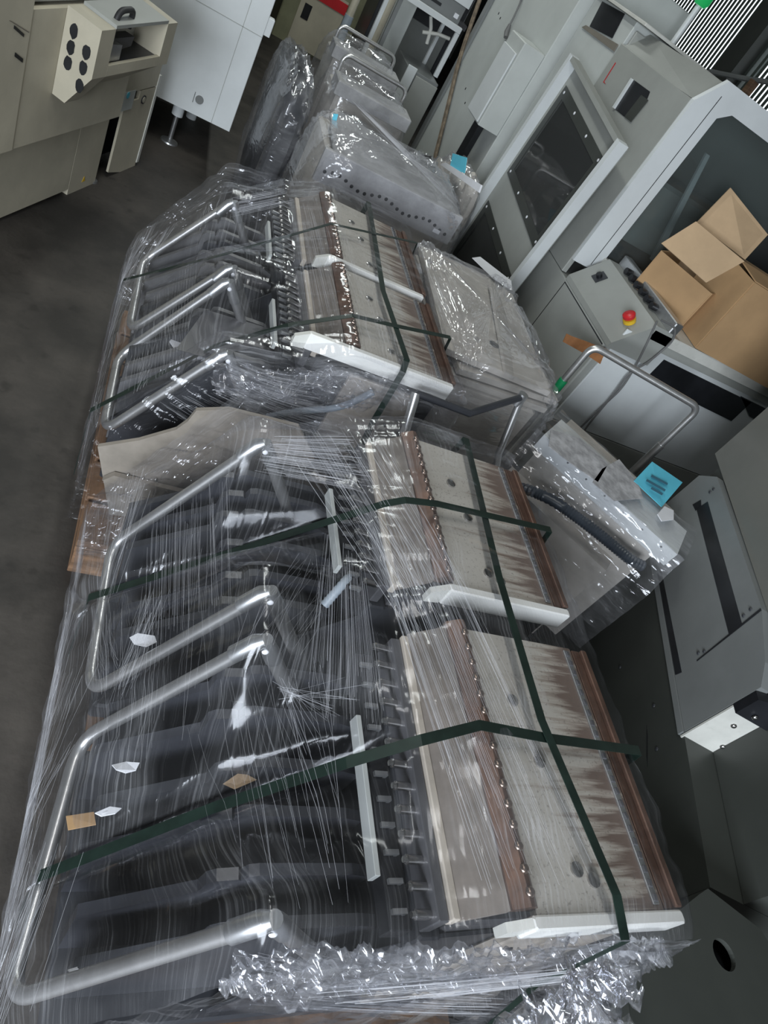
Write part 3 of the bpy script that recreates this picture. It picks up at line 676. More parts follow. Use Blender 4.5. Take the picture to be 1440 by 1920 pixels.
# ---- chrome-handled trolley wedged between the pallets
tr = thing('tube_trolley', 'dark trolley with chrome tube frame wedged between the two pallets', 'trolley', (1.22,1.45,0))
part('body', MB().bbox(1.05,1.42,1.385,1.52,.0,.56,.01), 'black', tr)
part('top_tray', MB().bbox(1.04,1.44,1.375,1.53,.561,.585,.006), 'charcoal', tr)
q1, q0 = Zp((780,737),.885), Zp((752,835),.755)
part('tube_post', MB().tube([q1, q0], .0135, 14), 'chrome', tr, smooth=True)
part('tube_brace', MB().tube([q0, V(1.08,1.45,.575)], .012, 12), 'chrome', tr, smooth=True)
q3 = Zp((978,745),.92); q4 = Zp((935,850),.72); q5 = Zp((880,775),.90)
part('tube_post', MB().tube([q3, q4, V(1.30,1.43,.585)], .012, 14), 'chrome', tr, smooth=True)
part('tube_bar', MB().tube([q3, q5, q1], .011, 12), 'charcoal', tr, smooth=True)
part('tube_joint', MB().tube([q3+V(0,0,.014), q3-V(0,0,.03)], .016, 14), 'alu', tr, smooth=True)
# ================================================================== blue-labelled wrapped cart
cl = thing('wrapped_cart', 'film-wrapped cart with blue label on top and black hose under its lip', 'cart', (1.85,1.55,0))
FL = Zp((1020,815),.79); FR = Zp((1270,1040),.785)
ed = (FR-FL); wd = ed/np.linalg.norm(ed); bk = np.array([-wd[1], wd[0], 0]); bk = bk/np.linalg.norm(bk)
dn = V(0,0,-1)
def cp(a, b, c): return FL+ed*a+bk*b+dn*c
def cbox(a0,a1,b0,b1,c0,c1): return MB().add([cp(a0,b0,c0),cp(a1,b0,c0),cp(a1,b1,c0),cp(a0,b1,c0),cp(a0,b0,c1),cp(a1,b0,c1),cp(a1,b1,c1),cp(a0,b1,c1)],
                     [(0,1,2,3),(7,6,5,4),(0,4,5,1),(1,5,6,2),(2,6,7,3),(3,7,4,0)])
part('top_box', cbox(0,1,0,.20,0,.062), 'white', cl)
for k in range(7):
    part('dimple', MB().dome(cp(.07+.14*k,0,.018), -bk, .004, .003), 'black', cl)
part('body', cbox(.03,.93,.05,.42,.064,.62), 'wrapbeige', cl)
part('front_shelf', cbox(-.02,.80,-.05,.05,.20,.62), 'wrapbeige', cl)
part('vent', cbox(.02,.38,-.054,-.051,.30,.46), 'black', cl)
pth = [cp(.08,-.07,.19), cp(.16,-.085,.15), cp(.3,-.08,.12), cp(.55,-.07,.105), cp(.85,-.05,.105), cp(.93,-.03,.10)]
P = arc_path(pth, .08, 8); dense = []
for i in range(len(P)-1):
    m = max(1, int((P[i+1]-P[i]).length/.005))
    for k in range(m): dense.append(P[i].lerp(P[i+1], k/m))
part('hose', MB().tube(dense, [.021*(1 if k%2 else .84) for k in range(len(dense))], 12), 'bluehose', cl, smooth=True)
part('hose_clip', MB().tube([cp(.06,-.068,.20), cp(.085,-.072,.185)], .014, 12), 'blue', cl, smooth=True)
# film over it
def cart_film(fn, nm, nu=60, nv=60, mat='film_wrap', lay=None):
    film_grid(nm, [[fn(i/(nu-1), j/(nv-1)) for j in range(nv)] for i in range(nu)], cl, mat, lay or (lambda u,v: 1.3))
cart_film(lambda s,t_: cp(-.05+1.09*t_, -.012-.07*max(0,min(1,(s-.1)*5))-.012*ridg(t_*5,s*6,3)-.006*nz(s*22,t_*22,4), -.012+.50*s), 'film_sheet', lay=lambda u,v: 2.4 if u < .14 else 1.0)
cart_film(lambda s,t_: cp(-.04+1.08*t_, -.012+.23*s, -.012-.012*ridg(t_*4,s*5,7)), 'film_sheet', 50, 50, lay=lambda u,v: .7)
# papers and the blue label
def sheet3(px, zz, mat, nm, th=.002):
    pts = [Zp(p, z) for p, z in zip(px, zz)]; n_ = np.cross(pts[1]-pts[0], pts[2]-pts[0]); n_ = n_/np.linalg.norm(n_)*th
    if n_[2] < 0: n_ = -n_
    return MB().slab(pts, n_)
lb = single('blue_label', sheet3([(1188,902),(1222,866),(1279,905),(1240,951)], [.815,.84,.825,.805], 'blue', 'x'), 'blue', 'pale blue label with three lines of dark print on the wrapped cart', 'label')
for k,(a,b,c,d) in enumerate((((1222,890),(1252,906),(1251,910),(1220,894)), ((1213,898),(1248,918),(1246,922),(1211,902)), ((1222,913),(1243,925),(1241,929),(1220,917)))):
    part('print_line', sheet3([a,b,c,d], [.833,.831,.830,.832], 'ink', 'x', .0008), 'ink', lb)
for k,(px,lab) in enumerate(((((1032,806),(1085,822),(1140,870),(1120,905),(1070,870),(1028,838)), 'creased grey paper sheet on the wrapped cart top against its corner'),
               (((1128,880),(1160,862),(1195,905),(1205,935),(1150,940),(1110,905)), 'creased grey paper sheet beside the blue label'),
               (((1245,950),(1262,958),(1262,975),(1240,978),(1232,965)), 'small pale card poking out below the blue label'))):
    single('paper_sheet', sheet3(px, [.812]*len(px), 'x', 'x', .003), 'paper' if k==2 else 'greypaper', lab, 'paper')
# tall bent handle
hl, hr = Zp((1112,648),.965), Zp((1312,765),.985)
hlb, hrb = np.array([hl[0],hl[1],.30]), np.array([hr[0],hr[1],.30])
part('handle_bar', MB().tube(arc_path([hlb+V(0,0,.45), hl, hr, hrb+V(0,0,.42)], .045, 8), .0145, 14), 'chrome', cl, smooth=True)
for b_ in (hlb, hrb):
    part('handle_post', MB().tube([b_, b_+V(0,0,.47)], .018, 14), 'chrome', cl, smooth=True)
gz = [Xp((1044,738),hl[0])[2], Xp((1056,718),hl[0])[2]]
part('tape_band', MB().tube([V(hl[0],hl[1],gz[0]-.008), V(hl[0],hl[1],gz[1]+.01)], .0188, 14), 'green_tape', cl, smooth=True, label='green tape wrapped round the handle')
part('chassis', MB().box(*(lambda a,b: (min(a[0],b[0])-.05, max(a[0],b[0])+.02, min(a[1],b[1])-.1, max(a[1],b[1])+.02))(hl,hr), .12,.3), 'charcoal', cl)
for cx, cy in ((1.60,1.66),(1.86,1.42),(1.86,2.0),(2.14,1.86)):
    part('caster', MB().cyl((cx-.015,cy,.06),(cx+.015,cy,.06),.06,18).box(cx-.02,cx+.02,cy-.03,cy+.03,.08,.13), 'rubber', cl, smooth=True)

# ================================================================== grey assembly machine with the stop button
m1 = thing('assembly_machine', 'grey assembly machine with white front, red stop button and glazed hood', 'machine', (2.8,3.2,0))
XL, YF, YU = 2.0, 2.38, 3.0
part('lower_body', MB().bbox(XL, 3.7, YF+.012, 3.82, .06, .899, .006).bbox(XL+.26, 3.69, YF+.012, 3.82, .9, 1.011, .004), 'grey', m1)
part('side_seam', MB().box(XL-.0015, XL, YF+.02, 2.93, .886, .890).box(XL-.0015, XL, 2.925, 2.929, .08, .89), 'black', m1)
fp = part('front_panel', MB().bbox(XL+.04, 3.68, YF, YF+.011, .47, 1.0, .002), 'white', m1)
part('front_panel', MB().bbox(XL+.04, 3.68, YF, YF+.011, .10, .464, .002), 'grey', m1)
sl = [Yp(p, YF-.001) for p in [(1210,710),(1245,674),(1408,754),(1371,789)]]
part('slot', MB().slab(sl, (0,-.003,0)), 'black', m1)
part('slot', MB().slab([Yp(p, YF-.001) for p in [(1388,742),(1440,768),(1440,800),(1405,780)]], (0,-.003,0)), 'black', m1)
part('worktop', MB().bbox(XL+.14, 3.7, YF-.02, YU, 1.012, 1.06, .004), 'offwhite', m1)
part('front_lip', MB().bbox(XL+.14, 3.7, YF-.012, YF+.05, .975, 1.011, .003), 'grey', m1)
# console wedge along the left edge
cs = part('console', MB().slab([(XL, YF-.02, .90),(XL+.25, YF-.02, .90),(XL+.25, YF-.02, 1.075),(XL+.135, YF-.02, 1.075),(XL, YF-.02, .925)], (0, 2.94-YF+.02, 0)), 'grey', m1)
cn = V(-.74,0,.67); es = V(XL+.075, 2.45, 1.011)
ue = part('stop_button_base', MB().tube([es, es+cn*.018], .028, 20), 'yellow', m1, smooth=True)
part('stop_button', MB().tube([es+cn*.018, es+cn*.026, es+cn*.04, es+cn*.046], [.018,.0275,.0275,.02], 20), 'red', m1, smooth=True)
ks = V(XL+.075, 2.83, 1.010)
kb = part('key_switch', MB().slab([ks+V(-.02,-.03,-.022), ks+V(.02,-.03,.022), ks+V(.02,.03,.022), ks+V(-.02,.03,-.022)], cn*.004), 'charcoal', m1)
part('key_knob', MB().tube([ks+cn*.004, ks+cn*.022], .014, 14), 'black', kb, smooth=True)
part('latch', MB().tube([V(XL,2.86,.52), V(XL-.004,2.86,.52)], .012, 12), 'black', m1, smooth=True)
# conveyor bar behind the console
part('conveyor_bar', MB().bbox(XL+.20, XL+.245, YF-.03, 2.95, 1.076, 1.125, .004), 'alu', m1)
for k in range(6):
    part('roller', MB().cyl((XL+.165,2.52+.06*k,1.094),(XL+.199,2.52+.06*k,1.094), .016, 12), 'black', m1, smooth=True)
# hood
part('hood_side', MB().bbox(XL, XL+.03, YU+.012, 3.82, .905, 1.765, .004), 'grey', m1)
part('hood_top', MB().slab([(XL,YU+.012,1.766),(XL,3.82,1.74),(XL+.11,3.82,1.86),(XL+.11,YU+.012,1.872)], (.02,0,-.006)), 'grey', m1)
part('hood_roof', MB().bbox(XL+.112, 3.7, YU+.1, 3.82, 1.845, 1.86, .004), 'grey', m1)
part('hood_back', MB().bbox(XL+.03, 3.7, 3.805, 3.82, .95, 1.84, .004), 'grey', m1)
part('hood_right', MB().bbox(3.68, 3.7, YU+.012, 3.80, 1.06, 1.84, .004), 'grey', m1)
fr = [(XL,.98),(XL,1.765),(XL+.085,1.885),(3.7,1.885),(3.7,1.80),(XL+.205,1.80),(XL+.15,1.76),(XL+.15,.98)]
part('hood_post', MB().slab([(a,YU-.012,b) for a,b in fr], (0,.024,0)), 'white', m1, label='white enamelled hood frame')
part('post_seam', MB().box(XL+.098,XL+.101,YU-.0135,YU-.012,1.0,1.83), 'black', m1)
part('pane', MB().box(XL+.15,3.68,YU-.002,YU+.003,1.062,1.80), 'pane', m1)
part('inner_deck', MB().bbox(XL+.05,3.66,YU+.03,3.79,1.062,1.09,.004), 'charcoal', m1)
part('inner_cover', MB().bbox(XL+.35,3.4,3.35,3.75,1.091,1.42,.02), 'palegrey', m1)
# leaning metal strip behind the pane
a_, b_ = Yp((1328,290),YU+.06), Yp((1225,490),YU+.06)
part('inner_strut', MB().slab([a_+V(-.012,0,0), a_+V(.012,0,0), b_+V(.02,0,0), b_+V(-.02,0,0)], (0,.014,0)), 'white', m1)
# small window in the side
sw = [Xp(p, XL-.001) for p in [(1186,148),(1219,172),(1214,185),(1200,190),(1183,229),(1151,203)]]
part('side_window', MB().slab(sw, (-.002,0,0)), 'black', m1)
part('window_lip', MB().slab([Xp(p, XL-.001) for p in [(1186,148),(1189,150),(1154,205),(1151,203)]], (-.012,0,0)), 'white', m1)
part('window_shade', MB().slab([Xp(p, XL-.004) for p in [(1203,178),(1216,188),(1183,229),(1171,219)]], (-.002,0,0)), 'darkgrey', m1)
part('side_print', MB().slab([Xp(p, XL-.001) for p in [(1154,117),(1155,118),(1133,153),(1136,158),(1131,154)]], (-.001,0,0)), 'red', m1)
part('foot', MB().cyl((2.15,2.6,0),(2.15,2.6,.06),.03), 'rubber', m1)
part('foot', MB().cyl((3.5,2.6,0),(3.5,2.6,.06),.03), 'rubber', m1)
part('foot', MB().cyl((2.15,3.7,0),(2.15,3.7,.06),.03), 'rubber', m1)
part('foot', MB().cyl((3.5,3.7,0),(3.5,3.7,.06),.03), 'rubber', m1)

# tan tape strip on the machine corner, cables over its front
single('tape_strip', MB().slab([Yp(p, 2.355) for p in [(1055,640),(1062,625),(1072,630),(1100,640),(1136,655),(1125,682),(1098,664)]], (0,-.003,0)), 'tan_tape', 'torn tan tape strip hanging at the machine corner under the stop button', 'tape')
for k, (pp_, lab) in enumerate(((((1232,602),(1215,640),(1190,690),(1165,730),(1115,775),(1070,820)), 'grey cable hanging straight down over the white machine front'),
                             (((1240,600),(1268,615),(1262,640),(1215,680),(1178,700),(1150,740),(1100,800),(1088,822)), 'grey cable looping over the white machine front'))):
    pts = [Yp(p, 2.352-.006*k) for p in pp_]
    single('cable', MB().tube(arc_path(pts, .05, 6), .0045, 8), 'cable', lab, 'cable', smooth=True)

# ================================================================== cardboard boxes on the machine
def flap(name, pts, th, mat, parent):
    pts = [np.array(p, float) for p in pts]; n_ = np.cross(pts[1]-pts[0], pts[2]-pts[0]); n_ = n_/np.linalg.norm(n_)*th
    return part(name, MB().slab(pts, n_), mat, parent)
bx = thing('cardboard_box', 'open brown cardboard box with raised flaps on the grey machine', 'box', (2.5,2.7,1.06))
c0 = Yp((1200,520),2.66); c1 = Yp((1285,600),2.46); zb = 1.0605
fl = V(2.13,2.70,1.062); fr_ = V(2.33,2.43,1.062); 
upv = V(0,0,1)
k0 = Zp((1200,520),1.12); k1 = Zp((1283,605),1.10)
e_ = k1-k0; e_[2] = 0
nrm_ = V(-e_[1], e_[0], 0); nrm_ = nrm_/np.linalg.norm(nrm_)
L_ = np.linalg.norm(e_); eu = e_/L_
base = np.array([k0[0], k0[1], 1.062])
hgt = .20; wdt = .42
W = lambda a,b,c: base+eu*a+nrm_*b+upv*c
flap('front_wall', [W(0,0,0),W(L_,0,0),W(L_,0,hgt),W(0,0,hgt)], .005, 'card', bx)
flap('left_wall', [W(0,0,0),W(0,0,hgt),W(0,wdt,hgt),W(0,wdt,0)], .005, 'card', bx)
flap('right_wall', [W(L_,0,0),W(L_,wdt,0),W(L_,wdt,hgt),W(L_,0,hgt)], .005, 'card', bx)
flap('back_wall', [W(0,wdt,0),W(0,wdt,hgt),W(L_,wdt,hgt),W(L_,wdt,0)], .005, 'card_in', bx)
flap('bottom', [W(0,0,.001),W(0,wdt,.001),W(L_,wdt,.001),W(L_,0,.001)], .004, 'card', bx)
fq = [Yp((1305,415),2.62), Yp((1396,490),2.46), Yp((1324,530),2.44), Yp((1240,456),2.60)]
flap('flap', fq, .005, 'card_in', bx)
bq = [Yp((1306,418),2.72), Yp((1370,352),2.76), Yp((1440,440),2.68), Yp((1397,487),2.60)]
flap('flap', bq, .005, 'card_in', bx)
b2 = thing('cardboard_box', 'large closed brown cardboard box leaning against the open one on the machine', 'box', (2.8,2.6,1.06))
g = [Zp((1284,606),1.10), Zp((1440,690),1.10)]
gt = [Yp((1285,592),2.40), Yp((1262,585),2.42)]
v0, v1 = np.array([2.40,2.37,1.063]), np.array([3.10,2.30,1.063])
ax_ = (v1-v0)/np.linalg.norm(v1-v0); ay_ = V(-ax_[1],ax_[0],0)
Q = lambda a,b,c: v0+ax_*a+ay_*b+V(0,0,c)
flap('front_wall', [Q(0,0,0),Q(.7,0,0),Q(.7,.02,.34),Q(0,.02,.34)], .005, 'card', b2)
flap('left_wall', [Q(0,0,0),Q(0,.02,.34),Q(.0,.36,.34),Q(0,.36,0)], .005, 'card', b2)
flap('back_wall', [Q(0,.36,0),Q(0,.36,.34),Q(.7,.36,.34),Q(.7,.36,0)], .005, 'card', b2)
flap('right_wall', [Q(.7,0,0),Q(.7,.36,0),Q(.7,.36,.34),Q(.7,.02,.34)], .005, 'card', b2)
flap('flap', [Q(0,.02,.341),Q(.7,.02,.341),Q(.7,.195,.355),Q(0,.195,.355)], .005, 'card', b2)
flap('flap', [Q(0,.36,.341),Q(0,.20,.352),Q(.7,.20,.352),Q(.7,.36,.341)], .005, 'card', b2)
flap('bottom', [Q(0.006,.006,.001),Q(.006,.35,.001),Q(.69,.35,.001),Q(.69,.006,.001)], .004, 'card', b2)

# ================================================================== leaning windowed door panel
dp = thing('door_panel', 'loose grey door panel with white edges and smoked window leaning by the grey machine', 'door panel', (1.9,3.55,0))
XD = 1.88
tF, tN = Xp((1083,115),XD), Xp((1174,278),XD)
uN = Xp((969,539),XD)-tN; uN /= np.linalg.norm(uN)
uY = tF-tN; wD = np.linalg.norm(uY); uY /= wD
uZ = V(0, uN[1], uN[2]); uZ /= np.linalg.norm(uZ)
hD = (tN[2]-.012)/(-uZ[2])
D = lambda a,b,c=0.0: tN+uY*a+uZ*b+V(-c,0,0)
def dslab(pts, th, base_=0.0): return MB().slab([D(a,b,base_) for a,b in pts], (-th,0,0))
def d_ab(p, x=XD):
    q = Xp(p, x)-tN; A = np.array([[uY[1],uZ[1]],[uY[2],uZ[2]]]); return tuple(np.linalg.solve(A, np.array([q[1],q[2]])))
wq = [d_ab(p) for p in [(1140,285),(1046,199),(950,343),(1026,447)]]
wa0, wa1 = .13*wD, wD*.90; 
wb0 = sum(q[1] for q in wq[:2])/2; wb1 = sum(q[1] for q in wq[2:])/2
def ring(o, i): # frame face between two rectangles
    (a0,b0,a1,b1),(c0,d0,c1,d1) = o, i
    return [[(a0,b0),(a1,b0),(a1,d0),(a0,d0)], [(a0,d1),(a1,d1),(a1,b1),(a0,b1)], [(a0,d0),(c0,d0),(c0,d1),(a0,d1)], [(c1,d0),(a1,d0),(a1,d1),(c1,d1)]]
low0 = wb1+.20
mb = MB()
for q in ring((0,0,wD,low0), (wa0,wb0,wa1,wb1)): mb.slab([D(a,b) for a,b in q], (.012,0,0))
for q in ring((0,low0,wD,hD), (wa0,low0+.04,wa1,hD-.15)): mb.slab([D(a,b) for a,b in q], (.012,0,0))
part('sheet', mb, 'grey', dp)
for (b0, b1) in ((wb0, wb1), (low0+.04, hD-.15)):
    part('pane', dslab([(wa0-.01,b0-.01),(wa1+.01,b0-.01),(wa1+.01,b1+.01),(wa0-.01,b1+.01)], .004, .0), 'glass', dp)
    mb = MB()
    for q in ring((wa0-.03,b0-.03,wa1+.03,b1+.03), (wa0+.02,b0+.02,wa1-.02,b1-.02)): mb.slab([D(a,b,.0042) for a,b in q], (-.003,0,0))
    gs = part('pane_frame', mb, 'darkgrey', dp)
    for a in (0,.33,.67,1):
        for b in (b0-.005, b1+.005):
            part('bolt', MB().dome(D(wa0+(wa1-wa0)*a, b, .0072), (-1,0,0), .008, .004), 'paper', gs)
part('edge_strip', dslab([(-.012,-.01),(.022,-.01),(.022,hD),(-.012,hD)], .055), 'white', dp)
part('edge_strip', dslab([(wD-.02,-.01),(wD+.012,-.01),(wD+.012,hD),(wD-.02,hD)], .055), 'white', dp)
part('edge_strip', dslab([(.0225,-.01),(wD-.0205,-.01),(wD-.0205,.012),(.0225,.012)], .05), 'grey', dp)

# ================================================================== pale cabinet with electrical box
m0 = thing('equipment_cabinet', 'tall pale grey equipment cabinet with a wall box behind the door panel', 'cabinet', (2.6,5.1,0))
part('body', MB().bbox(1.95,2.6,4.42,5.72,.05,2.05,.006), 'palegrey', m0)
part('corner_post', MB().bbox(1.93,1.949,5.66,5.735,.05,2.05,.002), 'midgrey', m0)
eb = part('electrical_box', MB().bbox(1.80,1.949,4.42,4.70,1.02,1.50,.006), 'palegrey', m0)
part('box_door', MB().bbox(1.788,1.799,4.44,4.69,1.03,1.43,.003), 'white', eb)
part('cable_duct', MB().bbox(1.86,1.90,4.55,4.66,.55,1.019,.004), 'black', m0)
for p in [(935,25),(938,34),(935,170),(931,207),(873,166),(872,193)]:
    part('bolt_hole', MB().dome(Xp(p,1.9497), (-1,0,0), .009, .002), 'black', m0)
part('plinth', MB().box(1.99,2.55,4.47,5.68,0,.05), 'black', m0)
cbp = [Xp(p,1.935) for p in [(985,-40),(978,0),(962,35),(955,48)]]
single('cable', MB().tube(arc_path(cbp,.05,6), .006, 8).tube([Xp((956,46),1.932),Xp((950,60),1.932),Xp((948,70),1.932)], [.010,.016,.013], 10), 'cable', 'grey cable with plug dangling on the pale equipment cabinet', 'cable', smooth=True)
rp_ = [Xp(p,1.92) for p in [(915,-40),(893,20),(862,110),(845,180),(829,245),(815,300)]]
single('conduit', MB().tube(arc_path(rp_,.2,8), .012, 8).tube([np.array(p)+V(-.004,.022,0) for p in arc_path(rp_,.2,8)], .008, 8), 'rope', 'brown conduit running down the edge of the pale cabinet', 'conduit', smooth=True)
# smaller unit behind the door panel, top of frame
un = thing('control_unit', 'pale control unit with black screen and green signal lamp behind the grey machine', 'control unit', (2.3,4.1,0))
part('body', MB().bbox(2.02,2.6,3.84,4.40,.02,1.87,.004), 'palegrey', un)
part('screen', MB().slab([Xp(p,2.018) for p in [(1130,3),(1172,26),(1148,72),(1106,50)]], (-.003,0,0)), 'black', un)
part('ledge', MB().bbox(1.99,2.6,3.70,4.42,1.871,1.885,.003), 'offwhite', un)
part('cover_strip', MB().slab([Xp(p,2.017) for p in [(1092,52),(1100,48),(1160,84),(1152,97)]], (-.006,0,0)), 'tan_grey', un)
# signal lamp on a pole
pb_ = Xp((1257,87),2.4)
pk = part('signal_pole', MB().tube([V(pb_[0],pb_[1],1.872), V(pb_[0],pb_[1],2.08)], .016, 12), 'white', un, smooth=True)
lamp_m = bpy.data.materials.new('green_lamp'); lamp_m.use_nodes = True
lb_ = lamp_m.node_tree.nodes['Principled BSDF']; lb_.inputs['Base Color'].default_value = (.01,.2,.06,1); lb_.inputs['Roughness'].default_value = .15
lb_.inputs['Emission Color'].default_value = (.02,.6,.15,1); lb_.inputs['Emission Strength'].default_value = .35; M['lamp'] = lamp_m
part('signal_lamp', MB().tube([V(pb_[0],pb_[1],2.08), V(pb_[0],pb_[1],2.10), V(pb_[0],pb_[1],2.20), V(pb_[0],pb_[1],2.22)], [.03,.045,.045,.03], 16), 'lamp', un, smooth=True, label='green signal lamp')
# ================================================================== dark grey machine on the right
dv = V(.375,.927,0); dv /= np.linalg.norm(dv); nv_ = V(dv[1],-dv[0],0); OM = V(1.63,.65,0)
def S(s, n, z):
    p = CAM + 1.1*(OM+dv*s+nv_*n+V(0,0,z)-CAM)     # one size up: the machine clears the blue-labelled cart
    p[2] = max(0.0, p[2]); return p
def sbox(s0,s1,n0,n1,z0,z1): return MB().add([S(s0,n0,z0),S(s1,n0,z0),S(s1,n1,z0),S(s0,n1,z0),S(s0,n0,z1),S(s1,n0,z1),S(s1,n1,z1),S(s0,n1,z1)],
        [(0,1,2,3),(7,6,5,4),(0,4,5,1),(1,5,6,2),(2,6,7,3),(3,7,4,0)])
m2 = thing('dark_machine', 'dark grey machine with slotted side cover and white bracket beside the strapped carts', 'machine', tuple(S(.3,.4,0)))
part('base_body', sbox(-.40,1.0,.004,.9,0,.70), 'darkgrey', m2)
part('upper_body', sbox(-.40,-.012,.10,.9,.702,.92), 'darkgrey', m2)
part('ledge', sbox(-.0,.93,-.004,.05,.686,.704), 'midgrey', m2)
cv = [(.0,.706),(.0,.955),(.06,.985),(.22,1.02),(.845,1.014),(.926,.953),(.93,.706)]
part('side_cover', MB().slab([S(s,0,z) for s,z in cv], nv_*.03), 'midgrey', m2)
part('cover_slot', MB().slab([S(s,-.0012,z) for s,z in [(.205,.908),(.215,.954),(.765,.957),(.775,.910)]], nv_*.001), 'black', m2)
part('cover_slot', MB().slab([S(s,-.0012,z) for s,z in [(.77,.905),(.77,.93),(.80,.935),(.81,.90)]], nv_*.001), 'black', m2)
part('cover_slot', MB().slab([S(s,-.0012,z) for s,z in [(.19,.708),(.185,.732),(.62,.724),(.63,.706)]], nv_*.001), 'black', m2)
part('cover_seam', MB().slab([S(s,-.0014,z) for s,z in [(.188,.79),(.192,.79),(.222,1.018),(.214,1.018)]], nv_*.001), 'black', m2)
for s,z in [(.205,.82),(.212,.80),(.80,.975),(.80,.99),(.24,.99),(.235,.965)]:
    part('bolt', MB().dome(S(s,-.001,z), -nv_, .006, .004), 'charcoal', m2)
part('tower', sbox(.0,1.0,.02,.9,1.021,1.75), 'tower', m2)
part('mid_body', sbox(.0,.93,.031,.9,.705,1.02), 'darkgrey', m2)
br = part('bracket', MB().slab([S(-.004,.0,.69),S(-.004,.0,.868),S(-.004,.20,.868),S(-.004,.20,.69)], dv*-.006), 'offwhite', m2, label='white bracket plate')
for n_,z in ((.055,.815),(.10,.735)):
    part('bolt', MB().dome(S(-.0105,n_,z), -dv, .009, .006), 'steel', br, smooth=True)
blk = part('end_cap', MB().slab([S(-.002,.0,.869),S(-.002,.0,.94),S(-.002,.05,.955),S(-.002,.30,.955),S(-.002,.30,.869)], dv*-.03), 'black', m2)
part('bolt', MB().dome(S(-.033,.04,.89), -dv, .009, .006), 'steel', blk, smooth=True)
part('bolt', MB().dome(S(-.033,.20,.89), -dv, .009, .006), 'steel', blk, smooth=True)
for s,z in [(.14,.61),(.36,.49),(.0,.60),(-.12,.50)]:
    part('bolt', MB().dome(S(s,.0035,z), -nv_, .007, .004), 'charcoal', m2)
for k in range(3):
    part('vent_slit', MB().slab([S(.09-.014*k,.003,.575),S(.086-.014*k,.003,.575),S(-.01-.014*k,.003,.56),S(-.006-.014*k,.003,.56)], nv_*-.0005), 'black', m2)
nb = thing('grey_housing', 'dark grey housing with a round hole in its top beside the dark machine', 'housing', tuple(S(-.7,.3,0)))
hb = [(-.95,-.10),(-.425,-.015),(-.56,.30),(-1.0,.26)]
zt_ = .655
# top with a real hole
c_ = np.array(Zp((1358,1790), zt_)); hr_ = .031; ring_ = [c_+V(math.cos(a)*hr_, math.sin(a)*hr_, 0) for a in [2*math.pi*k/24 for k in range(24)]]
outer = [np.array(Zp(p, zt_)) for p in [(1326,1665),(1446,1758),(1500,1990),(1190,1990),(1170,1790)]]
ang = lambda q: math.atan2(q[1]-c_[1], q[0]-c_[0])
od = []
for k in range(24):
    a = 2*math.pi*k/24; d_ = np.array([math.cos(a), math.sin(a)]); best = None
    for i in range(len(outer)):
        p, q = outer[i][:2]-c_[:2], outer[(i+1)%len(outer)][:2]-c_[:2]
        A = np.array([[d_[0], p[0]-q[0]],[d_[1], p[1]-q[1]]])
        if abs(np.linalg.det(A)) < 1e-9: continue
        t_, u_ = np.linalg.solve(A, p)
        if t_ > 0 and -1e-6 <= u_ <= 1+1e-6: best = t_ if best is None else min(best, t_)
    od.append(c_+np.array([d_[0]*best, d_[1]*best, 0]))
mb = MB(); mb.v = [tuple(p) for p in ring_+od]+[tuple(p-V(0,0,.012)) for p in ring_]
mb.f = [(k, (k+1)%24, 24+(k+1)%24, 24+k) for k in range(24)]+[(k, 48+k, 48+(k+1)%24, (k+1)%24) for k in range(24)]
part('top_sheet', mb, 'darkgrey', nb)
part('body', MB().slab([p-V(0,0,.05) for p in od], (0,0,-zt_+.05)), 'black', nb)
mb = MB(); mb.v = [tuple(p-V(0,0,.0005)) for p in od]+[tuple(p-V(0,0,.049)) for p in od]
mb.f = [(k, (k+1)%24, 24+(k+1)%24, 24+k) for k in range(24)]
part('rim', mb, 'darkgrey', nb)

# ================================================================== perforated wrapped bank behind the second pallet
pbk = thing('wrapped_bank', 'film-wrapped perforated feeder bank standing behind the grimy plates', 'feeder bank', (1.05,3.3,0))
part('body', MB().bbox(.72,1.40,3.06,3.52,.12,.88,.008), 'wrapbeige', pbk)
ps = part('perforated_strip', MB().bbox(.70,1.405,3.03,3.058,.765,.905,.004), 'wrapgrey', pbk)
for k in range(20):
    part('hole', MB().dome((.735+.033*k,3.0297,.815+.012*math.sin(k*.9)), (0,-1,0), .0085, .0015), 'black', ps)
part('top_sheet', MB().slab([(.74,3.06,.886),(1.40,3.06,.886),(1.42,3.42,.895),(.78,3.48,.935),(.74,3.4,.925)], (0,0,.012)), 'wrapgrey', pbk)
part('sticker', MB().dome((.80,3.056,.70), (0,-1,0), .022, .002, 12), 'yellow', pbk)
part('sticker', MB().slab([(1.30,3.029,.79),(1.335,3.029,.79),(1.335,3.029,.808),(1.30,3.029,.808)], (0,-.001,0)), 'paper', pbk)
part('tag', MB().slab([Yp(p,3.35) for p in [(625,213),(634,214),(631,226),(623,224)]], (0,-.003,0)), 'blue', pbk)
lump('film_wrap', (1.06,3.27,.46), (.80,.58,1.0), 'film_wrap', pbk, 21, .05, .35, (100,60), 5.0, film=True)
strands('film_strand', pbk, (.80,3.45,1.02),(.86,3.5,1.0), (1.36,3.05,.92),(1.42,3.2,.92), 50, seed=31)
part('base', MB().bbox(.70,1.42,3.04,3.54,.03,.119,.004), 'charcoal', pbk)
for cx in (.78,1.34):
    for cy in (3.12,3.46): part('caster', MB().cyl((cx-.012,cy,.03),(cx+.012,cy,.03),.03), 'rubber', pbk, smooth=True)

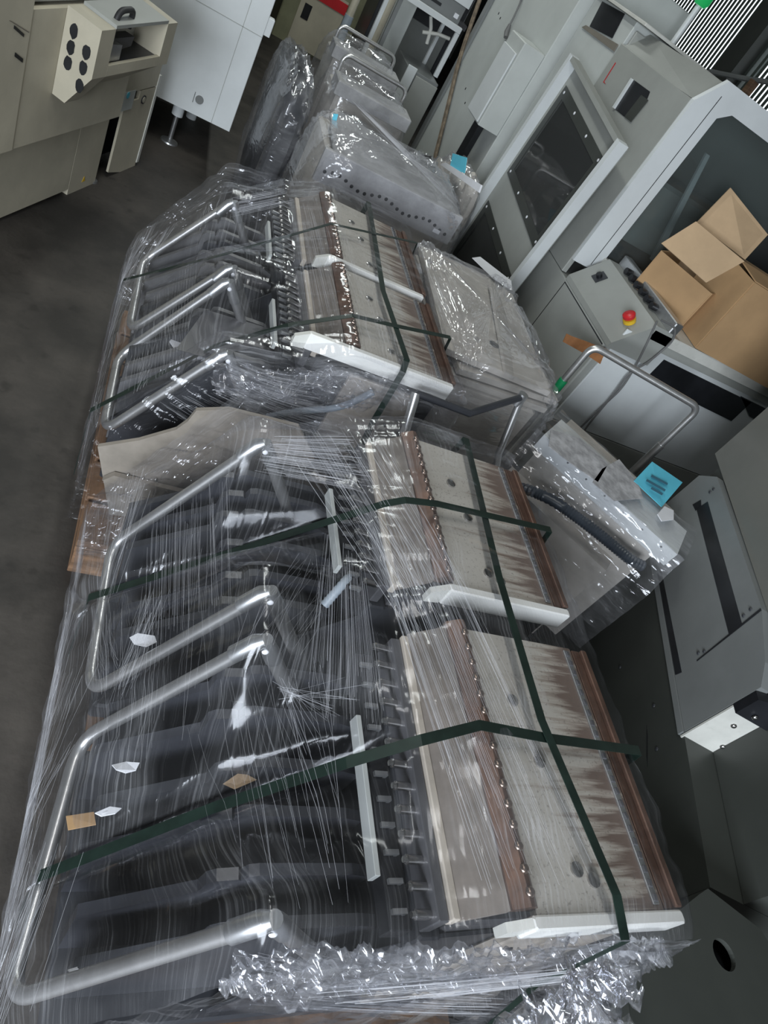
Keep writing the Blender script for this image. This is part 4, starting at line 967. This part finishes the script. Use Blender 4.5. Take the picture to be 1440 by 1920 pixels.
# ================================================================== wrapped carts further back
def back_cart(label, x0, x1, yh, zh, yb0, yb1, seed):
    t = thing('wrapped_cart', label, 'cart', ((x0+x1)/2, yb1, 0), 'wrapped carts further back')
    part('body', MB().bbox(x0-.06, x1-.06, yb0, yb1, .14, .86, .01), 'wrapbeige', t)
    part('top_box', MB().bbox(x0-.08, x1-.05, yb0-.03, yb0+.16, .861, .93, .006), 'wrapgrey', t)
    part('handle_bar', MB().tube(arc_path([(x0,yh-.02,.20),(x0,yh,zh),(x1,yh,zh),(x1,yh-.02,.20)], .05, 8), .0125, 12), 'chrome', t, smooth=True)
    part('chassis', MB().bbox(x0-.03, x1+.03, yb0, yh+.02, .08, .139, .004), 'charcoal', t)
    lump('film_wrap', ((x0+x1)/2-.07, (yb0+yb1)/2, .48), (x1-x0+.10, yb1-yb0+.10, .96), 'film_wrap', t, seed, .06, .4, (60,40), 5, film=True)
    for cx in (x0+.02, x1-.02):
        for cy in (yb0+.06, yh-.06): part('caster', MB().cyl((cx-.012,cy,.04),(cx+.012,cy,.04),.04), 'rubber', t, smooth=True)
back_cart('film-wrapped cart with a tall chrome handle behind the perforated bank', .94, 1.36, 4.58, .96, 4.10, 4.46, 41)
back_cart('film-wrapped cart with chrome handle farthest from the perforated bank', 1.00, 1.42, 5.36, .95, 4.86, 5.22, 42)
dw = thing('dark_wrapped_roll', 'dark film-wrapped upright roll standing against the wrapped carts', 'wrapped roll', (.72,4.4,0))
lump('contents', (.69,4.35,.42), (.19,.9,.84), 'charcoal', dw, 51, .12, .55, (40,28), 3)
lump('film_wrap', (.68,4.35,.44), (.22,.98,.88), 'film_wrap', dw, 52, .12, .55, (60,40), 5, film=True)
for k,(c,s,mt,lab) in enumerate((((1.41,3.84,.42),(.20,.34,.84),'black','black plastic bag bundle beside the beige bag'), ((1.66,3.95,.44),(.22,.56,.88),'wrapbeige','lumpy beige bag with blue patch leaning by the pale cabinet'))):
    t = thing('wrapped_bag', lab, 'bag', (c[0],c[1],0))
    lump('contents', c, s, mt, t, 60+k, .14, .6, (40,30), 2.6)
    lump('film_wrap', (c[0],c[1],c[2]+.005), (s[0]*1.12,s[1]*1.1,s[2]*1.02), 'film_wrap', t, 62+k, .14, .6, (60,40), 4, film=True)
    if k: 
        part('patch', MB().slab([Xp(p,1.528) for p in [(850,288),(876,296),(872,325),(844,316)]], (-.004,0,0)), 'blue', t)
        part('edge_strip', MB().slab([Xp(p,1.525) for p in [(828,310),(838,306),(905,348),(900,362)]], (-.01,0,0)), 'paper', t)

# ================================================================== cream machine on the left
OC = V(-.42,3.07,0)
K = lambda s,o,z: OC+dv*s+nv_*o+V(0,0,z)
def kbox(s0,s1,o0,o1,z0,z1): return MB().add([K(s0,o0,z0),K(s1,o0,z0),K(s1,o1,z0),K(s0,o1,z0),K(s0,o0,z1),K(s1,o0,z1),K(s1,o1,z1),K(s0,o1,z1)],
        [(0,1,2,3),(7,6,5,4),(0,4,5,1),(1,5,6,2),(2,6,7,3),(3,7,4,0)])
cm = thing('cream_machine', 'cream enamelled machine with six punched holes in its side box', 'machine', tuple(K(.2,-.5,0)))
part('lower_panel', kbox(-1.2,.515,-.9,0,.03,.445), 'cream', cm)
part('lower_panel', kbox(.52,.775,-.9,0,.0,.445), 'cream', cm)
part('cabinet_cavity', kbox(.776,1.18,-.9,-.05,.10,.445), 'black', cm)
part('side_door', MB().slab([K(.90,0,.03),K(.90,0,.40),K(1.04,.0,.40),K(1.04,.0,.0)], nv_*-.012), 'cream', cm)
part('side_door', MB().slab([K(1.04,0,.0),K(1.04,0,.44),K(1.21,0,.44),K(1.21,0,.0)], nv_*-.02), 'cream', cm)
part('corner_trim', MB().slab([K(1.211,.004,.02),K(1.211,.004,.50),K(1.235,.004,.50),K(1.235,.004,.02)], nv_*-.03), 'offwhite', cm)
part('upper_panel', kbox(-1.2,-.205,-.9,.122,.447,1.25), 'cream', cm)
part('upper_panel', kbox(-.20,.60,-.9,.118,.447,.925), 'cream', cm)
part('upper_panel', kbox(.601,1.21,-.9,.0,.447,.60), 'cream', cm)
part('slot', MB().slab([K(s,.1235,z) for s,z in [(-.30,.885),(-.24,.855),(-.24,.845),(-.30,.875)]], nv_*.001), 'black', cm)
part('slot', MB().slab([K(s,.1235,z) for s,z in [(-.275,.80),(-.225,.775),(-.225,.762),(-.275,.787)]], nv_*.001), 'black', cm)
part('panel_seam', MB().slab([K(-.33,.1235,.90),K(-.325,.1235,.90),K(-.215,.1235,.86),K(-.215,.1235,.857)], nv_*.0008), 'taupe', cm)
# side box, sloping underside, open recess
prof = [(.119,.935),(.25,.925),(.25,.756),(.17,.622),(.119,.628)]
sbx = part('side_box', MB().slab([K(.0,o,z) for o,z in prof], dv*.10), 'cream', cm)
part('side_box', MB().slab([K(.53,o,z) for o,z in prof[:3]]+[K(.53,.0,.62),K(.53,.0,.935)], dv*.09), 'cream', cm)
part('recess_sill', MB().slab([K(.101,.25,.756),K(.101,.25,.795),K(.101,.235,.795),K(.101,.119,.63)], dv*.428), 'cream', cm)
part('recess_floor', MB().slab([K(.101,.234,.778),K(.101,.125,.778),K(.101,.125,.79),K(.101,.234,.79)], dv*.428), 'charcoal', cm)
part('recess_back', MB().slab([K(.28,.121,.66),K(.529,.121,.66),K(.529,.121,.93),K(.28,.121,.93)], nv_*.004), 'offwhite', cm)
part('recess_roof', MB().slab([K(.101,.25,.925),K(.529,.25,.925),K(.529,.119,.935),K(.101,.119,.935)], (0,0,.012)), 'grey', cm)
part('mechanism', MB().slab([K(.13,.2,.80),K(.36,.2,.82),K(.37,.2,.855),K(.13,.2,.86)], nv_*-.04), 'graphite', cm)
part('mechanism', MB().slab([K(.12,.23,.795),K(.22,.23,.795),K(.22,.23,.85),K(.12,.23,.86)], nv_*-.06), 'alu', cm)
part('cable_loop', MB().tube(arc_path([K(.16,.21,.85),K(.15,.22,.97),K(.27,.22,.97),K(.28,.21,.90)], .05, 6), .011, 10), 'rubber', cm, smooth=True)
for s_, o_, z_ in ((0,.155,.87),(0,.155,.815),(0,.155,.76),(0,.212,.83),(0,.212,.775),(0,.212,.71)):
    pts = [K(-.0015, o_+.0155*math.cos(a)*(1+.25*nz(a,z_*9,o_*9)), z_+.025*math.sin(a)*(1+.25*nz(a*2,z_*7,o_*5))) for a in [2*math.pi*k/12 for k in range(12)]]
    part('punched_hole', MB().slab(pts, dv*.001), 'black', cm)
# hood on top
part('hood', MB().slab([K(-1.2,-.9,1.15),K(-1.2,.10,.94),K(.62,.10,.937),K(.62,-.9,1.15)], (0,0,.02)), 'grey', cm)
# roundel, sticker, warning sign
rd = K(1.09,.001,.392); part('roundel', MB().tube([rd, rd+nv_*.004], .022, 20), 'charcoal', cm)
part('roundel_face', MB().tube([rd+nv_*.004, rd+nv_*.0055], .015, 20), 'cream', cm)
part('sticker', MB().slab([K(.86,.001,.36),K(.98,.001,.36),K(.98,.001,.455),K(.86,.001,.455)], nv_*.001), 'palegrey', cm)
bs = K(.905,.0022,.437); part('sticker_dot', MB().tube([bs, bs+nv_*.0008], .016, 16), 'blue', cm)
part('warning_triangle', MB().slab([K(.635,.001,.04),K(.665,.001,.04),K(.65,.001,.068)], nv_*.001), 'yellow', cm)
part('foot', MB().tube([K(.78,-.02,0),K(.78,-.02,.01),K(.78,-.02,.012),K(.78,-.02,.06)], [.03,.028,.01,.01], 14), 'alu', cm, smooth=True)
part('foot', MB().tube([K(-1.0,-.1,0),K(-1.0,-.1,.03)], .03, 14), 'alu', cm, smooth=True)

# ================================================================== white cabinet on feet
wc = thing('white_cabinet', 'white enamelled cabinet on screw feet beside the cream machine', 'cabinet', (.1,5.0,0))
YW = 4.64; zw = .25
part('front_sheet', MB().bbox(-.60,.495,YW,YW+.02,zw,1.9,.003), 'white', wc)
part('body', MB().bbox(-.60,.475,YW+.021,5.5,zw+.03,1.9,.006), 'white', wc)
part('seam', MB().box(.378,.381,YW-.001,YW,zw,1.9).box(-.6,.495,YW-.001,YW,.80,.803), 'grey', wc)
rc = Yp((374,187),YW); part('lock_cap', MB().tube([rc, rc-V(0,.004,0)], .024, 20), 'midgrey', wc)
part('lock_frame', MB().box(rc[0]-.034,rc[0]-.031,YW-.002,YW,rc[2]-.03,rc[2]+.03), 'black', wc)
hx = Yp((508,48),YW); part('hinge', MB().bbox(.4955,.53,YW+.0,YW+.05,hx[2]-.06,hx[2]+.03,.003), 'white', wc)
for fx_ in (.19,-.4):
    f_ = part('foot', MB().tube([(fx_,4.74,.17),(fx_,4.74,zw+.03)], .034, 16), 'white', wc, smooth=True)
    part('screw_foot', MB().tube([(fx_,4.74,0),(fx_,4.74,.008),(fx_,4.74,.02),(fx_,4.74,.17)], [.055,.052,.014,.014], 16), 'alu', f_, smooth=True)
part('foot', MB().tube([(.3,5.3,.0),(.3,5.3,zw+.03)], .034, 16), 'white', wc, smooth=True)

# ================================================================== far end: old machines, posts, rack
om = thing('old_machine', 'olive and cream machine with a red stripe at the far end of the aisle', 'machine', (1.6,9.1,0))
part('body', MB().bbox(1.0,2.4,8.72,9.8,.0,1.6,.01), 'cream_olive', om)
part('front_panel', MB().bbox(1.16,1.62,8.70,8.719,.02,.62,.003), 'cream', om)
part('stripe', MB().bbox(1.16,1.62,8.69,8.719,.50,.60,.002), 'red', om)
part('handle_recess', MB().bbox(1.21,1.29,8.695,8.6999,.28,.42,.001), 'black', om)
tc_ = thing('tall_column', 'pale square column standing behind the farthest wrapped cart', 'column', (1.66,6.7,0))
part('post', MB().bbox(1.59,1.73,6.6,6.75,.02,2.2,.004), 'palegrey', tc_)
part('base_plate', MB().bbox(1.55,1.77,6.55,6.8,0,.019,.003), 'grey', tc_)
for k,(x,yy,w_,mt,lab) in enumerate(((1.42,7.4,.07,'cream','slim cream pipe with pale blue sleeve at the far end'), (1.78,7.75,.09,'cream','slim cream pipe beside the dark racks at the far end'))):
    t = thing('pipe', lab, 'pipe', (x,yy,0))
    part('pipe_body', MB().tube([(x,yy,0),(x,yy,2.4)], w_/2, 14), mt, t, smooth=True)
    if k == 0: part('sleeve', MB().tube([(x,yy,.35),(x,yy,.72)], w_/2+.006, 14), 'hose', t, smooth=True)
dr = thing('dark_rack', 'dark steel rack filling the far end behind the pipes', 'rack', (2.0,8.3,0))
part('frame', MB().bbox(1.75,2.6,8.05,8.6,0,2.2,.006), 'charcoal', dr)
part('frame', MB().bbox(1.8,2.5,8.0,8.049,.5,.9,.004), 'midgrey', dr)
part('shelf', MB().bbox(1.74,2.6,7.9,8.04,1.05,1.10,.004), 'graphite', dr)
cab2 = thing('grey_locker', 'grey locker with a white corner strip beside the pale equipment cabinet', 'locker', (1.8,5.85,0))
part('body', MB().bbox(1.64,1.90,5.74,6.2,.0,.88,.004), 'midgrey', cab2)
part('corner_strip', MB().bbox(1.625,1.70,5.72,5.739,.42,.90,.003), 'white', cab2)
part('door', MB().bbox(1.71,1.90,5.722,5.739,.1,.86,.003), 'grey', cab2)
rk = thing('shelf_rack', 'white shelf frame holding dark computer units above the grey locker', 'shelf', (1.72,6.1,.95))
part('shelf_edge', MB().bbox(1.42,1.93,5.93,5.96,1.205,1.245,.004), 'white', rk)
part('shelf_post', MB().bbox(1.895,1.93,5.93,5.96,.885,1.204,.004), 'white', rk)
part('shelf_board', MB().bbox(1.42,1.93,5.961,6.4,1.21,1.235,.003), 'grey', rk)
part('shelf_leg', MB().box(1.42,1.45,6.37,6.4,0,1.21), 'white', rk)
part('shelf_leg', MB().box(1.42,1.45,5.961,5.99,0,1.21), 'midgrey', rk)
part('shelf_leg', MB().box(1.905,1.93,6.37,6.4,0,1.21), 'white', rk)
cu = thing('computer_unit', 'dark flat computer unit on the white shelf frame', 'computer', (1.66,6.1,1.236))
part('case', MB().bbox(1.46,1.90,5.99,6.35,1.2365,1.36,.004), 'midgrey', cu)
part('drive_slot', MB().box(1.55,1.72,5.986,5.99,1.28,1.30), 'black', cu)
part('port', MB().box(1.84,1.875,5.985,5.99,1.27,1.30), 'paper', cu)
cu2 = thing('computer_unit', 'pale computer unit stacked on the dark flat one', 'computer', (1.66,6.1,1.361))
part('case', MB().bbox(1.45,1.92,5.98,6.36,1.361,1.55,.004), 'white', cu2)
part('drive_slot', MB().box(1.5,1.80,5.976,5.98,1.42,1.50), 'graphite', cu2)
for k,(a,b,lab) in enumerate((((808,30),(800,82),'pale hose hanging upright under the shelf frame'), ((792,60),(843,73),'pale hose lying crosswise under the shelf frame'))):
    single('hose', MB().tube([Yp(a,6.02), (Yp(a,6.02)+Yp(b,6.02))/2+V(.01,0,.015), Yp(b,6.02)], .013, 10), 'offwhite', lab, 'hose', smooth=True)
